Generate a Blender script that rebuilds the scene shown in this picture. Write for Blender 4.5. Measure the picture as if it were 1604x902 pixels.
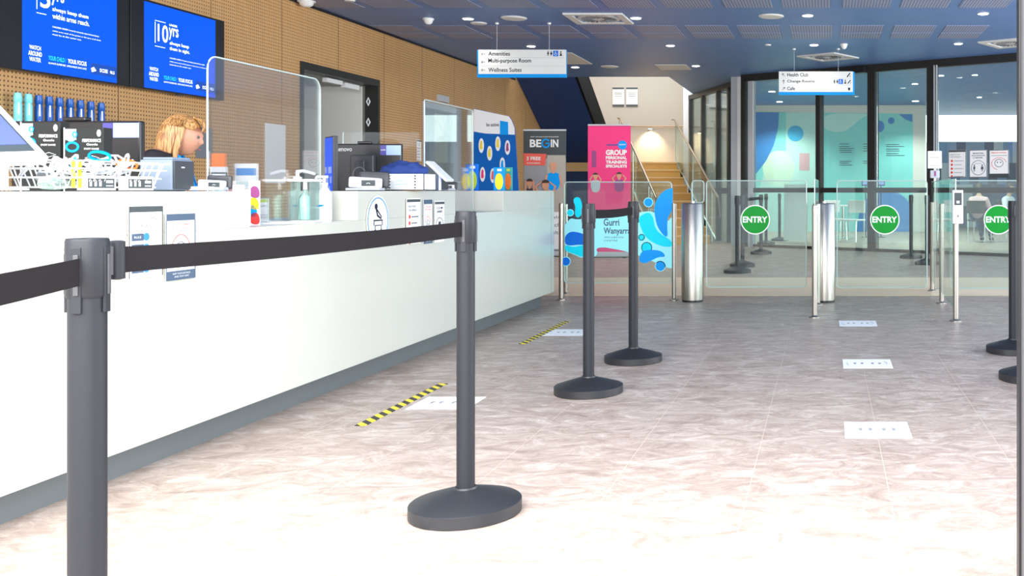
import bpy, bmesh, math, random
from mathutils import Vector, Matrix
for o in list(bpy.data.objects): bpy.data.objects.remove(o)
S = bpy.context.scene; COL = S.collection; PI = math.pi
# ------------------------------------------------------------- camera
F = 1550.0; CX = 1295.0; CY = 298.0; CH = 1.07        # focal length in px, optical centre, eye height
cd = bpy.data.cameras.new('camera'); cam = bpy.data.objects.new('camera', cd); COL.objects.link(cam)
cam.location = (0, 0, CH); cam.rotation_euler = (PI/2, 0, 0)
cd.sensor_fit = 'HORIZONTAL'; cd.sensor_width = 36; cd.lens = F/1604*36
cd.shift_x = (802-CX)/1604; cd.shift_y = (CY-451)/1604; cd.clip_start = .05; cd.clip_end = 200
S.camera = cam
# ------------------------------------------------------------- world, light, exposure
w = bpy.data.worlds.new('world'); S.world = w; w.use_nodes = True
w.node_tree.nodes['Background'].inputs[0].default_value = (.86, .93, 1, 1)
w.node_tree.nodes['Background'].inputs[1].default_value = 2.0
S.view_settings.view_transform = 'Standard'; S.view_settings.look = 'None'
S.view_settings.exposure = .62; S.view_settings.gamma = 1; S.view_settings.use_curve_mapping = False
def area(name, loc, rot, sx, sy, power, color=(1, 1, 1), spread=PI):
    l = bpy.data.lights.new(name, 'AREA'); l.shape = 'RECTANGLE'; l.size = sx; l.size_y = sy
    l.energy = power; l.color = color; l.spread = spread
    o = bpy.data.objects.new(name, l); COL.objects.link(o); o.location = loc; o.rotation_euler = rot; return o
# daylight through the entrance glazing behind the camera, tilted forward and down
area('entrance_daylight', (-1.6, -.9, 2.3), (math.radians(52), 0, 0), 7.5, 1.8, 430, (1, .98, .95))
area('near_floor_fill', (-.6, .9, 3.22), (0, 0, 0), 5.5, 3.0, 330, (1, .97, .94), 2.5)  # added overhead lamp under the closed ceiling, whitens the near floor
# broad unseen lamp standing in front of the solid right-hand wall
area('side_lamp', (7.6, 8, 1.7), (0, math.radians(90), 0), 2.8, 11, 600, (.95, .98, 1))
area('stair_daylight', (-4.6, 21.5, 5.2), (0, 0, 0), 2.5, 3, 45, (1, .96, .9))

# ------------------------------------------------------------- materials
def nodes(m): return m.node_tree.nodes, m.node_tree.links
def mat(name, c, r=.5, metal=0, emit=0, spec=.5, bump=0, bscale=60):
    m = bpy.data.materials.new(name); m.use_nodes = True; n, l = nodes(m); b = n['Principled BSDF']
    b.inputs['Base Color'].default_value = (*c, 1); b.inputs['Roughness'].default_value = r
    b.inputs['Metallic'].default_value = metal; b.inputs['Specular IOR Level'].default_value = spec
    if emit: b.inputs['Emission Color'].default_value = (*c, 1); b.inputs['Emission Strength'].default_value = emit
    nz = n.new('ShaderNodeTexNoise'); nz.inputs['Scale'].default_value = bscale
    mr = n.new('ShaderNodeMapRange'); mr.inputs[3].default_value = max(0, r-.04); mr.inputs[4].default_value = min(1, r+.04)
    l.new(nz.outputs[0], mr.inputs[0]); l.new(mr.outputs[0], b.inputs['Roughness'])
    if bump:
        bp = n.new('ShaderNodeBump'); bp.inputs['Strength'].default_value = bump; bp.inputs['Distance'].default_value = .002
        l.new(nz.outputs[0], bp.inputs['Height']); l.new(bp.outputs[0], b.inputs['Normal'])
    return m
def glass(name, tint=(.93, .97, .96), refl=1.0, rough=.0, haze=0):
    m = bpy.data.materials.new(name); m.use_nodes = True; n, l = nodes(m); n.remove(n['Principled BSDF'])
    out = n['Material Output']; t = n.new('ShaderNodeBsdfTransparent'); t.inputs[0].default_value = (*tint, 1)
    g = n.new('ShaderNodeBsdfGlossy'); g.inputs['Roughness'].default_value = rough; g.inputs[0].default_value = (1, 1, 1, 1)
    f = n.new('ShaderNodeFresnel'); f.inputs[0].default_value = 1.45
    mu = n.new('ShaderNodeMath'); mu.operation = 'MULTIPLY'; mu.inputs[1].default_value = refl
    x = n.new('ShaderNodeMixShader'); l.new(f.outputs[0], mu.inputs[0]); l.new(mu.outputs[0], x.inputs[0])
    l.new(t.outputs[0], x.inputs[1]); l.new(g.outputs[0], x.inputs[2]); last = x
    if haze:
        df = n.new('ShaderNodeBsdfDiffuse'); df.inputs[0].default_value = (.9, .95, .95, 1)
        y = n.new('ShaderNodeMixShader'); y.inputs[0].default_value = haze
        l.new(x.outputs[0], y.inputs[1]); l.new(df.outputs[0], y.inputs[2]); last = y
    l.new(last.outputs[0], out.inputs[0]); return m
def mth(n, l, op, a, b=None, c=None):
    q = n.new('ShaderNodeMath'); q.operation = op
    for i, v in enumerate((a, b, c)):
        if v is None: continue
        if isinstance(v, (int, float)): q.inputs[i].default_value = v
        else: l.new(v, q.inputs[i])
    return q.outputs[0]
def mixc(n, l, f, a, b):
    q = n.new('ShaderNodeMix'); q.data_type = 'RGBA'
    for k, v in ((0, f), (6, a), (7, b)):
        if isinstance(v, (int, float)): q.inputs[k].default_value = v
        elif isinstance(v, tuple): q.inputs[k].default_value = (*v, 1)
        else: l.new(v, q.inputs[k])
    return q.outputs[2]
def wood_perforated():
    m = mat('perforated_plywood', (.5, .3, .13), .55); n, l = nodes(m); b = n['Principled BSDF']
    tc = n.new('ShaderNodeTexCoord'); sp = n.new('ShaderNodeSeparateXYZ'); l.new(tc.outputs['Object'], sp.inputs[0])
    def ff(o, s): return mth(n, l, 'SUBTRACT', mth(n, l, 'FRACT', mth(n, l, 'DIVIDE', o, s)), .5)
    u = ff(sp.outputs[1], .036); v = ff(sp.outputs[2], .036)
    d = mth(n, l, 'SQRT', mth(n, l, 'ADD', mth(n, l, 'MULTIPLY', u, u), mth(n, l, 'MULTIPLY', v, v)))
    hole = mth(n, l, 'LESS_THAN', d, .22)
    j = mth(n, l, 'ABSOLUTE', ff(mth(n, l, 'ADD', sp.outputs[1], -8.59+1.29*.5), 1.29))
    joint = mth(n, l, 'LESS_THAN', j, .005)
    nz = n.new('ShaderNodeTexNoise'); mp = n.new('ShaderNodeMapping'); mp.inputs['Scale'].default_value = (1, 9, .8)
    l.new(tc.outputs['Object'], mp.inputs[0]); l.new(mp.outputs[0], nz.inputs[0]); nz.inputs['Scale'].default_value = 3
    base = mixc(n, l, nz.outputs[0], (.56, .31, .12), (.70, .42, .18))
    c = mixc(n, l, hole, base, (.16, .075, .03)); c = mixc(n, l, joint, c, (.2, .1, .045))
    l.new(c, b.inputs['Base Color']); return m
def floor_mat():
    m = mat('vinyl_floor', (.4, .36, .34), .42, spec=.35); n, l = nodes(m); b = n['Principled BSDF']
    tc = n.new('ShaderNodeTexCoord'); sp = n.new('ShaderNodeSeparateXYZ'); l.new(tc.outputs['Object'], sp.inputs[0])
    mp = n.new('ShaderNodeMapping'); mp.inputs['Scale'].default_value = (2.0, 3.4, 1); l.new(tc.outputs['Object'], mp.inputs[0])
    nz = n.new('ShaderNodeTexNoise'); nz.inputs['Scale'].default_value = 2.6; nz.inputs['Detail'].default_value = 14
    nz.inputs['Roughness'].default_value = .80; nz.inputs['Distortion'].default_value = 1.1; l.new(mp.outputs[0], nz.inputs[0])
    cr = n.new('ShaderNodeValToRGB'); l.new(nz.outputs[0], cr.inputs[0]); e = cr.color_ramp.elements
    e[0].position = .34; e[0].color = (.24, .18, .145, 1); e[1].position = .70; e[1].color = (.66, .60, .54, 1)
    k = cr.color_ramp.elements.new(.5); k.color = (.385, .31, .26, 1)
    k = cr.color_ramp.elements.new(.57); k.color = (.465, .395, .34, 1)
    def line(o, s, off, wd):
        f = mth(n, l, 'FRACT', mth(n, l, 'DIVIDE', mth(n, l, 'ADD', o, off), s))
        return mth(n, l, 'LESS_THAN', f, wd/s)
    ln = mth(n, l, 'MAXIMUM', line(sp.outputs[0], .5, -.22+5, .003), line(sp.outputs[1], .92, .92*10-4.31, .004))
    c = mixc(n, l, ln, cr.outputs[0], (.52, .42, .34)); l.new(c, b.inputs['Base Color'])
    bp = n.new('ShaderNodeBump'); bp.inputs['Strength'].default_value = .15; bp.inputs['Distance'].default_value = .002
    l.new(nz.outputs[0], bp.inputs['Height']); l.new(bp.outputs[0], b.inputs['Normal']); return m
def stripes(name, cols, s, axis=0, skew=0, rough=.5):
    m = mat(name, cols[0], rough); n, l = nodes(m); b = n['Principled BSDF']
    tc = n.new('ShaderNodeTexCoord'); sp = n.new('ShaderNodeSeparateXYZ'); l.new(tc.outputs['Object'], sp.inputs[0])
    v = sp.outputs[axis]
    if skew: v = mth(n, l, 'ADD', v, mth(n, l, 'MULTIPLY', sp.outputs[1-axis], skew))
    f = mth(n, l, 'FRACT', mth(n, l, 'DIVIDE', v, s)); c = mixc(n, l, mth(n, l, 'GREATER_THAN', f, .5), cols[0], cols[1])
    l.new(c, b.inputs['Base Color']); return m
def brushed(name, c):
    m = mat(name, c, .28, 1); n, l = nodes(m); b = n['Principled BSDF']
    tc = n.new('ShaderNodeTexCoord'); mp = n.new('ShaderNodeMapping'); mp.inputs['Scale'].default_value = (200, 200, 2)
    nz = n.new('ShaderNodeTexNoise'); nz.inputs['Scale'].default_value = 3
    l.new(tc.outputs['Object'], mp.inputs[0]); l.new(mp.outputs[0], nz.inputs[0])
    mr = n.new('ShaderNodeMapRange'); mr.inputs[3].default_value = .2; mr.inputs[4].default_value = .4
    l.new(nz.outputs[0], mr.inputs[0]); l.new(mr.outputs[0], b.inputs['Roughness']); return m
def cladding():
    m = mat('striped_cladding', (.2, .4, .7), .4); n, l = nodes(m); b = n['Principled BSDF']
    tc = n.new('ShaderNodeTexCoord'); sp = n.new('ShaderNodeSeparateXYZ'); l.new(tc.outputs['Object'], sp.inputs[0])
    row = mth(n, l, 'FLOOR', mth(n, l, 'DIVIDE', sp.outputs[2], .62))
    cell = mth(n, l, 'FLOOR', mth(n, l, 'DIVIDE', mth(n, l, 'ADD', sp.outputs[0], mth(n, l, 'MULTIPLY', row, .37)), .27))
    cb = n.new('ShaderNodeCombineXYZ'); l.new(cell, cb.inputs[0]); l.new(row, cb.inputs[1])
    wn = n.new('ShaderNodeTexWhiteNoise'); wn.noise_dimensions = '2D'; l.new(cb.outputs[0], wn.inputs[0])
    cr = n.new('ShaderNodeValToRGB'); l.new(wn.outputs[0], cr.inputs[0]); cr.color_ramp.interpolation = 'CONSTANT'
    e = cr.color_ramp.elements; e[0].color = (.08, .13, .28, 1); e[1].position = .8; e[1].color = (.85, .9, .95, 1)
    for p, c in ((.22, (.06, .2, .5)), (.4, (.35, .5, .75)), (.55, (.12, .18, .3)), (.68, (.25, .42, .7))):
        k = e.new(p); k.color = (*c, 1)
    l.new(cr.outputs[0], b.inputs['Base Color']); return m
M = {}
for k, a in dict(
    white=((.82, .83, .82), .4), offwhite=((.72, .72, .68), .6), wall=((.43, .40, .345), .7), paper=((.88, .89, .89), .6), black=((.012, .012, .014), .35),
    blackframe=((.02, .02, .018), .4), dark=((.045, .045, .05), .45), grey=((.2, .21, .23), .5), midgrey=((.3, .31, .33), .5), ltgrey=((.5, .53, .57), .5),
    kick=((.13, .15, .155), .45), navy=((.006, .04, .16), .5), jambgrey=((.11, .11, .12), .5), tan=((.74, .60, .42), .5),
    postblack=((.011, .0125, .017), .5, 0, 0, .35), belt=((.0085, .007, .0085), .85, 0, 0, .2), basemat=((.016, .017, .020), .45),
    blue=((.0, .16, .72), .5, 0, 0, .2), skyblue=((.0, .33, .88), .5, 0, 0, .2), cyan=((.0, .74, .92), .5, 0, 0, .2), palecyan=((.36, .90, .96), .5, 0, 0, .2), green=((.0, .29, .025), .5, 0, 0, .2),
    teal=((.24, .72, .70), .5), paleteal=((.52, .82, .76), .5), palegreen=((.64, .86, .68), .5), mblue=((.035, .24, .62), .5), msky=((.05, .48, .82), .5),
    pink=((.84, .03, .20), .5), red=((.75, .05, .04), .5), coral=((.8, .12, .09), .5), orange=((.95, .2, .01), .5), yellow=((.95, .8, .02), .4),
    hyel=((.85, .68, .03), .5), purple=((.07, .06, .3), .4), lav=((.36, .5, .95), .3), charcoal=((.05, .065, .07), .5), ink=((.02, .025, .04), .8, 0, 0, .1), bluegrey=((.06, .1, .16), .5),
    skin=((.66, .32, .2), .5), skin2=((.5, .3, .2), .5), hair=((.42, .19, .05), .45), darkhair=((.05, .03, .02), .5), jacket=((.018, .016, .018), .8), jeans=((.05, .08, .16), .8),
    pinkshirt=((.65, .42, .45), .8), whiteshirt=((.75, .75, .78), .8), lip=((.6, .16, .13), .4), eye=((.1, .12, .14), .2), stepwood=((.62, .35, .09), .45), stepnose=((.75, .5, .22), .4),
    chrome=((.72, .70, .66), .16, 1), cloth=((.02, .05, .22), .85), brass=((.35, .27, .2), .3, 1), teal2=((.03, .35, .33), .5), lime=((.45, .6, .03), .5), plum=((.3, .05, .2), .5)).items(): M[k] = mat(k, *a)
M['tube_blue'] = mat('tube_blue', (.01, .12, .5), .3); M['tube_cyan'] = mat('tube_cyan', (.25, .85, .95), .3)
M['counter'] = mat('counter_white', (.58, .585, .515), .22, spec=.5)
M['ceil'] = mat('ceiling_blue', (.11, .235, .52), .45, spec=.6)
M['slot'] = stripes('slotted_ceiling', ((.13, .20, .38), (.36, .38, .50)), .036)
M['hazard'] = stripes('hazard_tape', ((.8, .62, .03), (.02, .02, .02)), .085, 1, 1.0)
M['steel'] = brushed('brushed_steel', (.44, .41, .365))
M['wood'] = wood_perforated(); M['floor'] = floor_mat(); M['clad'] = cladding()
M['lamp'] = mat('lamp_glow', (1, .96, .9), .5, emit=9); M['goggleblack'] = mat('box_black', (.022, .024, .023), .5, spec=.2); M['prn'] = mat('printer_bluegrey', (.20, .25, .33), .5); M['prnd'] = mat('printer_dark', (.03, .036, .045), .5); M['screenblue'] = mat('screen_blue', (.0, .06, .60), .35, emit=.75, spec=.25)
M['screentxt'] = mat('screen_white', (.9, .95, 1), .4, emit=.9); M['screencyan'] = mat('screen_cyan', (.02, .5, 1), .4, emit=.9); M['screennavy'] = mat('screen_navy', (.003, .05, .3), .4, emit=.5)
M['screenlav'] = mat('screen_lavender', (.085, .11, .33), .5, emit=.35, spec=.1); M['walllamp'] = mat('wall_lamp_glow', (1, .75, .4), .5, emit=12)
M['acr'] = glass('acrylic', (.96, .97, .97), .45, .0, .02); M['glass'] = glass('gate_glass', (.88, .95, .93), .5, 0, .02)
M['fglass'] = glass('tinted_glass', (.86, .95, .92), .8, 0, .02); M['edge'] = mat('glass_edge', (.55, .66, .63), .2); M['matteblack'] = mat('matte_black', (.008, .008, .008), .9, spec=.1); M['bglass'] = glass('bottle_glass', (.8, .95, .9), .8, 0, .1)

# ------------------------------------------------------------- helpers
def link(o, parent=None):
    COL.objects.link(o)
    if parent: o.parent = parent
    return o
def tag(o, label=None, cat=None, group=None, kind=None):
    for k, v in (('label', label), ('category', cat), ('group', group), ('kind', kind)):
        if v: o[k] = v
    return o
def thing(name, label, cat, loc=(0, 0, 0), rz=0, group=None):
    o = bpy.data.objects.new(name, None); o.empty_display_size = .1; link(o); o.location = loc; o.rotation_euler = (0, 0, rz)
    return tag(o, label, cat, group)
def copy_tree(o, parent=None):
    c = o.copy(); COL.objects.link(c); c.parent = parent
    for ch in [x for x in bpy.data.objects if x.parent == o]: copy_tree(ch, c)
    return c
class MB:
    def __init__(s): s.b = bmesh.new()
    def box(s, x0, x1, y0, y1, z0, z1, bev=0, m=None):
        g = bmesh.ops.create_cube(s.b, size=1); vs = g['verts']
        for v in vs: v.co = Vector(((x0+x1)/2+v.co.x*(x1-x0), (y0+y1)/2+v.co.y*(y1-y0), (z0+z1)/2+v.co.z*(z1-z0)))
        if bev:
            es = list({e for v in vs for e in v.link_edges})
            r = bmesh.ops.bevel(s.b, geom=es, offset=bev, segments=2, affect='EDGES', profile=.6); vs = list({v for f in r['faces'] for v in f.verts} | {v for v in vs if v.is_valid})
        if m: 
            for v in vs: v.co = m @ v.co
        return s
    def tube(s, pts, r, seg=12, cap=True):
        pts = [Vector(p) for p in pts]; rings = []
        for i, p in enumerate(pts):
            t = (pts[min(i+1, len(pts)-1)]-pts[max(i-1, 0)]).normalized()
            a = Vector((0, 0, 1)) if abs(t.z) < .9 else Vector((1, 0, 0))
            u = t.cross(a).normalized(); v = t.cross(u); rr = r[i] if isinstance(r, (list, tuple)) else r
            rings.append([s.b.verts.new(p+(u*math.cos(k*2*PI/seg)+v*math.sin(k*2*PI/seg))*rr) for k in range(seg)])
        for a, b in zip(rings, rings[1:]):
            for k in range(seg): s.b.faces.new((a[k], a[(k+1) % seg], b[(k+1) % seg], b[k]))
        if cap: s.b.faces.new(rings[0][::-1]); s.b.faces.new(rings[-1])
        return s
    def lathe(s, prof, c=(0, 0, 0), seg=32):
        rings = []
        for r, z in prof:
            rings.append([s.b.verts.new((c[0]+max(r, 1e-4)*math.cos(k*2*PI/seg), c[1]+max(r, 1e-4)*math.sin(k*2*PI/seg), c[2]+z)) for k in range(seg)])
        for a, b in zip(rings, rings[1:]):
            for k in range(seg): s.b.faces.new((a[k], a[(k+1) % seg], b[(k+1) % seg], b[k]))
        s.b.faces.new(rings[0][::-1]); s.b.faces.new(rings[-1]); return s
    def prism(s, pts, y0, y1, hole=None):          # polygon in x,z pushed along y
        n = len(pts); a = [s.b.verts.new((x, y0, z)) for x, z in pts]; b = [s.b.verts.new((x, y1, z)) for x, z in pts]
        s.b.faces.new(a); s.b.faces.new(b[::-1])
        for i in range(n): s.b.faces.new((a[i], a[(i+1) % n], b[(i+1) % n], b[i]))
        return s
    def ring(s, cx, cz, rx, rz, t, y0, y1, a0=0, a1=2*PI, seg=40):
        n = seg; P = []
        for k in range(n+1):
            a = a0+(a1-a0)*k/n; ca, sa = math.cos(a), math.sin(a)
            P.append([s.b.verts.new((cx+(rx-q)*ca, y, cz+(rz-q)*sa)) for q in (0, t) for y in (y0, y1)])
        for p, q in zip(P, P[1:]):
            for i, j in ((0, 1), (1, 3), (3, 2), (2, 0)): s.b.faces.new((p[i], p[j], q[j], q[i]))
        return s
    def sph(s, c, r, seg=16, sc=(1, 1, 1)):
        g = bmesh.ops.create_uvsphere(s.b, u_segments=seg, v_segments=max(6, seg*2//3), radius=1)
        for v in g['verts']: v.co = Vector((c[0]+v.co.x*r*sc[0], c[1]+v.co.y*r*sc[1], c[2]+v.co.z*r*sc[2]))
        return s
    def quad(s, a, b, c, d): s.b.faces.new([s.b.verts.new(p) for p in (a, b, c, d)]); return s
    def text(s, body, x, z, w, h, y, bold=0, space=1):
        cu = bpy.data.curves.new('t', 'FONT'); cu.body = body; cu.size = 1; cu.resolution_u = 3; cu.offset = bold; cu.space_character = space
        o = bpy.data.objects.new('t', cu); COL.objects.link(o); dg = bpy.context.evaluated_depsgraph_get(); dg.update()
        me = bpy.data.meshes.new_from_object(o.evaluated_get(dg)); bpy.data.objects.remove(o)
        if not len(me.vertices): return s
        xs = [v.co.x for v in me.vertices]; ys = [v.co.y for v in me.vertices]; mx, my = min(xs), min(ys); sx = w/max(1e-5, max(xs)-mx); sy = h/max(1e-5, max(ys)-my)
        vs = [s.b.verts.new((x+(v.co.x-mx)*sx, y, z+(v.co.y-my)*sy)) for v in me.vertices]
        for p in me.polygons:
            try: s.b.faces.new([vs[i] for i in p.vertices])
            except ValueError: pass
        bpy.data.meshes.remove(me); return s
    def build(s, name, m, parent=None, smooth=False, loc=None):
        bmesh.ops.recalc_face_normals(s.b, faces=s.b.faces)
        me = bpy.data.meshes.new(name); s.b.to_mesh(me); s.b.free(); me.materials.append(M[m] if isinstance(m, str) else m)
        if smooth:
            me.polygons.foreach_set('use_smooth', [True]*len(me.polygons)); me.set_sharp_from_angle(angle=math.radians(38))
        o = bpy.data.objects.new(name, me); link(o, parent)
        if loc: o.location = loc
        return o
def B(name, m, parent, *a, bev=0): return MB().box(*a, bev=bev).build(name, m, parent)
def struct(o): o['kind'] = 'structure'; return o
def ell(cx, cz, rx, rz=None, n=36, a0=0, a1=2*PI):
    rz = rz or rx; k = n if a1-a0 >= 2*PI-.01 else n+1
    return [(cx+rx*math.cos(a0+(a1-a0)*i/n), cz+rz*math.sin(a0+(a1-a0)*i/n)) for i in range(k)]
def smooth(pts, it=2):
    for _ in range(it):
        q = []
        for i in range(len(pts)):
            a, b = pts[i], pts[(i+1) % len(pts)]; q += [(a[0]*.75+b[0]*.25, a[1]*.75+b[1]*.25), (a[0]*.25+b[0]*.75, a[1]*.25+b[1]*.75)]
        pts = q
    return pts
def rrect(x0, x1, z0, z1, r, n=5):
    p = []
    for cx, cz, a in ((x1-r, z1-r, 0), (x0+r, z1-r, PI/2), (x0+r, z0+r, PI), (x1-r, z0+r, 1.5*PI)):
        p += [(cx+r*math.cos(a+PI/2*k/n), cz+r*math.sin(a+PI/2*k/n)) for k in range(n+1)]
    return p
X = lambda px, d: (px-CX)*d/F
Z = lambda py, d: CH-(py-CY)*d/F
DF = lambda py: CH*F/(py-CY)                       # depth of a floor point
DW = lambda px, xw: xw*F/(px-CX)                    # depth of a point on a plane x = xw
CE = 3.27; WX = -6.15

# ============================================================= structure
struct(B('floor', 'floor', None, -8, 9, -1.2, 40, -.1, 0))
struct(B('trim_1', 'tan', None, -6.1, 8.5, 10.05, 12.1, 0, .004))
ceil = MB().box(-6.4, 8.5, -1.2, 19.2, CE, CE+.15).box(-3.06, 8.5, 19.2, 29, CE, CE+.15).build('ceiling', 'ceil'); struct(ceil)
wl = MB(); a0, a1, b0, b1 = 11.55, 13.58, 15.06, 16.6
wl.box(WX-.15, WX, 1.2, a0, 0, CE); wl.box(WX-.15, WX, a0, a1, 2.58, CE); wl.box(WX-.15, WX, a1, b0, 0, CE)
wl.box(WX-.15, WX, b0, b1, 2.43, CE); wl.box(WX-.15, WX, b1, 19.2, 0, CE); wl.box(WX-.15, WX, 19.2, 24.1, 0, 5.4)
struct(wl.build('wall_left', 'wood'))
struct(B('trim_2', 'black', None, WX, WX+.02, 1.2, 19.5, CE-.03, CE))
struct(B('wall_back', 'wall', None, WX, -3.0, 24.0, 24.15, 0, 5.4))
struct(B('wall_right', 'offwhite', None, 8.5, 8.65, 3.2, 18, 0, CE)); struct(B('wall_reflection_block', 'midgrey', None, 8.5, 8.65, 21.3, 29, 0, CE))  # gap lets sky light in; unseen far piece added to dim acrylic reflections
# small rooms behind the two doorways
r1 = MB(); r1.box(WX-2.2, WX-2.1, a0-.5, a1+1.2, 0, 2.9); r1.box(WX-2.1, WX-.16, a1+1.1, a1+1.2, 0, 2.9); r1.box(WX-2.1, WX-.16, a0-.5, a0-.4, 0, 2.9); r1.box(WX-2.1, WX-.16, a0-.4, a1+1.1, 2.8, 2.9)
struct(r1.build('wall_store', 'offwhite'))
r2 = MB(); r2.box(WX-1.6, WX-1.5, b0-.3, b1+1, 0, 2.9); r2.box(WX-1.5, WX-.16, b1+.9, b1+1, 0, 2.9); r2.box(WX-1.5, WX-.16, b0-.3, b1+.9, 2.8, 2.9)
struct(r2.build('wall_office', 'ltgrey'))
def doorframe(name, y0, y1, z1, m):
    f = MB(); x0, x1 = WX-.16, WX+.02; t = .06
    f.box(x0, x1, y0, y0+t, 0, z1); f.box(x0, x1, y1-t, y1, 0, z1); f.box(x0, x1, y0+t, y1-t, z1-.09, z1)
    return struct(f.build(name, m))
d1 = doorframe('door_1', a0, a1, 2.58, 'blackframe')
# open door leaf at the far jamb, swung into the store
lf = B('door_leaf', 'offwhite', d1, WX-1.0, WX-.18, a1-.13, a1-.085, .01, 2.48)
for z in (2.28, 2.0, 1.1, .3): MB().ring(WX-.11, z, .03, .06, .016, a1-.075, a1-.062, seg=4).build('hinge', 'paper', d1)
MB().box(WX-.12, WX-.06, a0+.75, a0+1.15, 2.42, 2.47).box(WX-.12, WX-.06, a0+1.22, a0+1.6, 2.40, 2.46).build('door_closer', 'white', d1)
d2 = doorframe('door_2', b0, b1, 2.43, 'ltgrey')
B('pane', 'fglass', d2, WX-.1, WX-.09, b0+.7, b1-.08, .2, 2.3); B('window_light', mat('frosted_window', (.7, .85, .9), .5, emit=.5), d2, WX-1.49, WX-1.47, b0+.2, b1+.3, 1.0, 1.9)
# slotted acoustic panels: parts of the ceiling
for y0, y1 in ((8.2, 9.4), (10.75, 11.9), (13.2, 13.75), (13.82, 14.3)):
    for i in range(-8, 6):
        x = (-.02 if y0 < 13 else .0)+i*.70
        if x < WX+.1 or (y0 > 12 and x > 2.5) : continue
        B('slotted_panel', 'slot', ceil, x-.5, x+.07, y0, y1, CE-.006, CE-.0005)
# glazed oblique wall at the end of the lobby
GA = Vector((-1.575, 18.9)); GB = Vector((3.06, 15.9)); gd = (GB-GA).normalized(); gl = (GB-GA).length; grot = math.atan2(gd.y, gd.x)
def gs(px):     # distance along the glazed wall for a sight line
    k = (px-CX)/F; return (GA.x-k*GA.y)/(k*gd.y-gd.x)
gw = struct(thing('window_1', None, None, (GA.x, GA.y, 0), grot))
fr = MB(); L2 = gl+2.2
fr.box(0, L2, -.06, .06, CE-.13, CE); fr.box(0, L2, -.03, .03, Z(300, 17)-.02, Z(292, 17)-.02); fr.box(0, L2, -.03, .03, 0, .05)
for px, hw in ((1166, .035), (1284, .045), (1367.5, .075), (1461, .08)):
    s_ = gs(px); fr.box(s_-hw, s_+hw, -.07, .07, 0, CE)
fr.box(L2-.08, L2, -.06, .06, 0, CE); fr.build('window_frame', 'blackframe', gw)
sl = MB(); s_ = gs(1466)
for q in (0, .045): sl.box(s_+q, s_+q+.018, -.09, -.07, .02, CE-.1)
sl.box(gs(1178)-.06, gs(1178)+.05, -.05, .05, 0, CE-.13); sl.build('door_track', 'ltgrey', gw)
for p0, p1 in ((1168, 1282), (1287, 1361), (1374, 1454), (1470, 1594)):
    B('pane', 'fglass', gw, gs(p0), gs(p1), -.006, .006, .05, CE-.13)
MB().box(gs(1337), gs(1361), -.16, -.06, CE-.14, CE-.04, bev=.01).build('door_sensor', 'black', gw)
# column and further window wall beside the stair
struct(MB().box(X(1145, 19.2), X(1155, 19.2), 19.2, 19.6, 0, CE).build('trim_3', 'ltgrey'))
struct(MB().box(X(1155, 19.2), X(1165, 19.2)-.02, 19.18, 19.6, 0, CE).build('trim_4', 'white'))
WA = Vector((-3.17, 23.0)); WB = Vector((-1.99, 20.3)); wd = (WB-WA); wlen = wd.length
w2 = struct(thing('window_2', None, None, (WA.x, WA.y, 0), math.atan2(wd.y, wd.x)))
f2 = MB(); f2.box(0, wlen+.6, -.05, .05, CE-.1, CE); f2.box(0, wlen+.6, -.03, .03, 1.0, 1.12)
for q in (0.02, .36, .74, 1.0): f2.box(q*wlen-.045, q*wlen+.045, -.05, .05, 0, CE)
f2.build('window_frame', 'blackframe', w2); B('pane', 'fglass', w2, 0, wlen+.6, -.005, .005, 0, CE-.1)
struct(B('wall_stair', 'white', None, -3.35, -3.0, 23.1, 24, 0, 5.4))
# hall beyond: mural wall, side return
mw = struct(B('wall_mural', 'offwhite', None, -4.5, 2.56, 25.6, 25.75, 0, CE)); struct(B('wall_hall', 'offwhite', None, 2.46, 2.56, 25.75, 29, 0, CE))
mu = struct(thing('trim_5', None, None, (0, 25.6, 0)))
dm = 25.59
def mpoly(name, m, pts, lay): return MB().prism([(X(x, dm), Z(y, dm)) for x, y in pts], -.004-.004*lay, -.001-.004*lay*0).build(name, m, mu)
mpoly('mural_field', 'teal', [(1178, 388), (1178, 175), (1430, 178), (1430, 388)], 0)
def circ(cx, cy, r, clip=None):
    p = [(cx+r*math.cos(a*PI/24), cy+r*math.sin(a*PI/24)) for a in range(48)]
    return [(min(max(x, 1179), 1429), min(max(y, 176 if y < 250 else y), 388)) for x, y in p] if clip is None else p
mpoly('mural_disc', 'paleteal', [(1179, 388), (1179, 330), (1200, 260), (1215, 236), (1231, 236), (1231, 176), (1282, 176), (1282, 388)], 1)
mpoly('mural_disc', 'mblue', [(1179, 176), (1220, 176), (1219, 200), (1212, 228), (1200, 252), (1182, 275), (1179, 277)], 2)
mpoly('mural_disc', 'palegreen', [(max(1181, 1220+25*math.cos(k*PI/18)), 264+28*math.sin(k*PI/18)) for k in range(36)], 1.5)
mpoly('notice', 'pinkshirt', [(1252, 267), (1252, 240), (1268, 240), (1268, 267)], 2)
mpoly('mural_disc', 'msky', circ(1246, 209, 12.5), 3)
mpoly('mural_disc', 'paleteal', smooth([(1287, 177), (1366, 178), (1350, 184), (1330, 202), (1318, 207), (1300, 206), (1290, 200)], 2), 2)
mpoly('mural_disc', 'mblue', circ(1376, 198, 9.5), 3); mpoly('mural_disc', 'mblue', circ(1396, 189, 5), 3)
mpoly('mural_disc', 'mblue', [(1408, 179), (1429, 179), (1429, 191), (1418, 187)], 2)
mpoly('mural_disc', 'mblue', smooth([(1340, 388), (1345, 330), (1358, 308), (1385, 298), (1405, 300), (1425, 315), (1429, 335), (1429, 388)], 2), 2)
t = MB()
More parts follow.
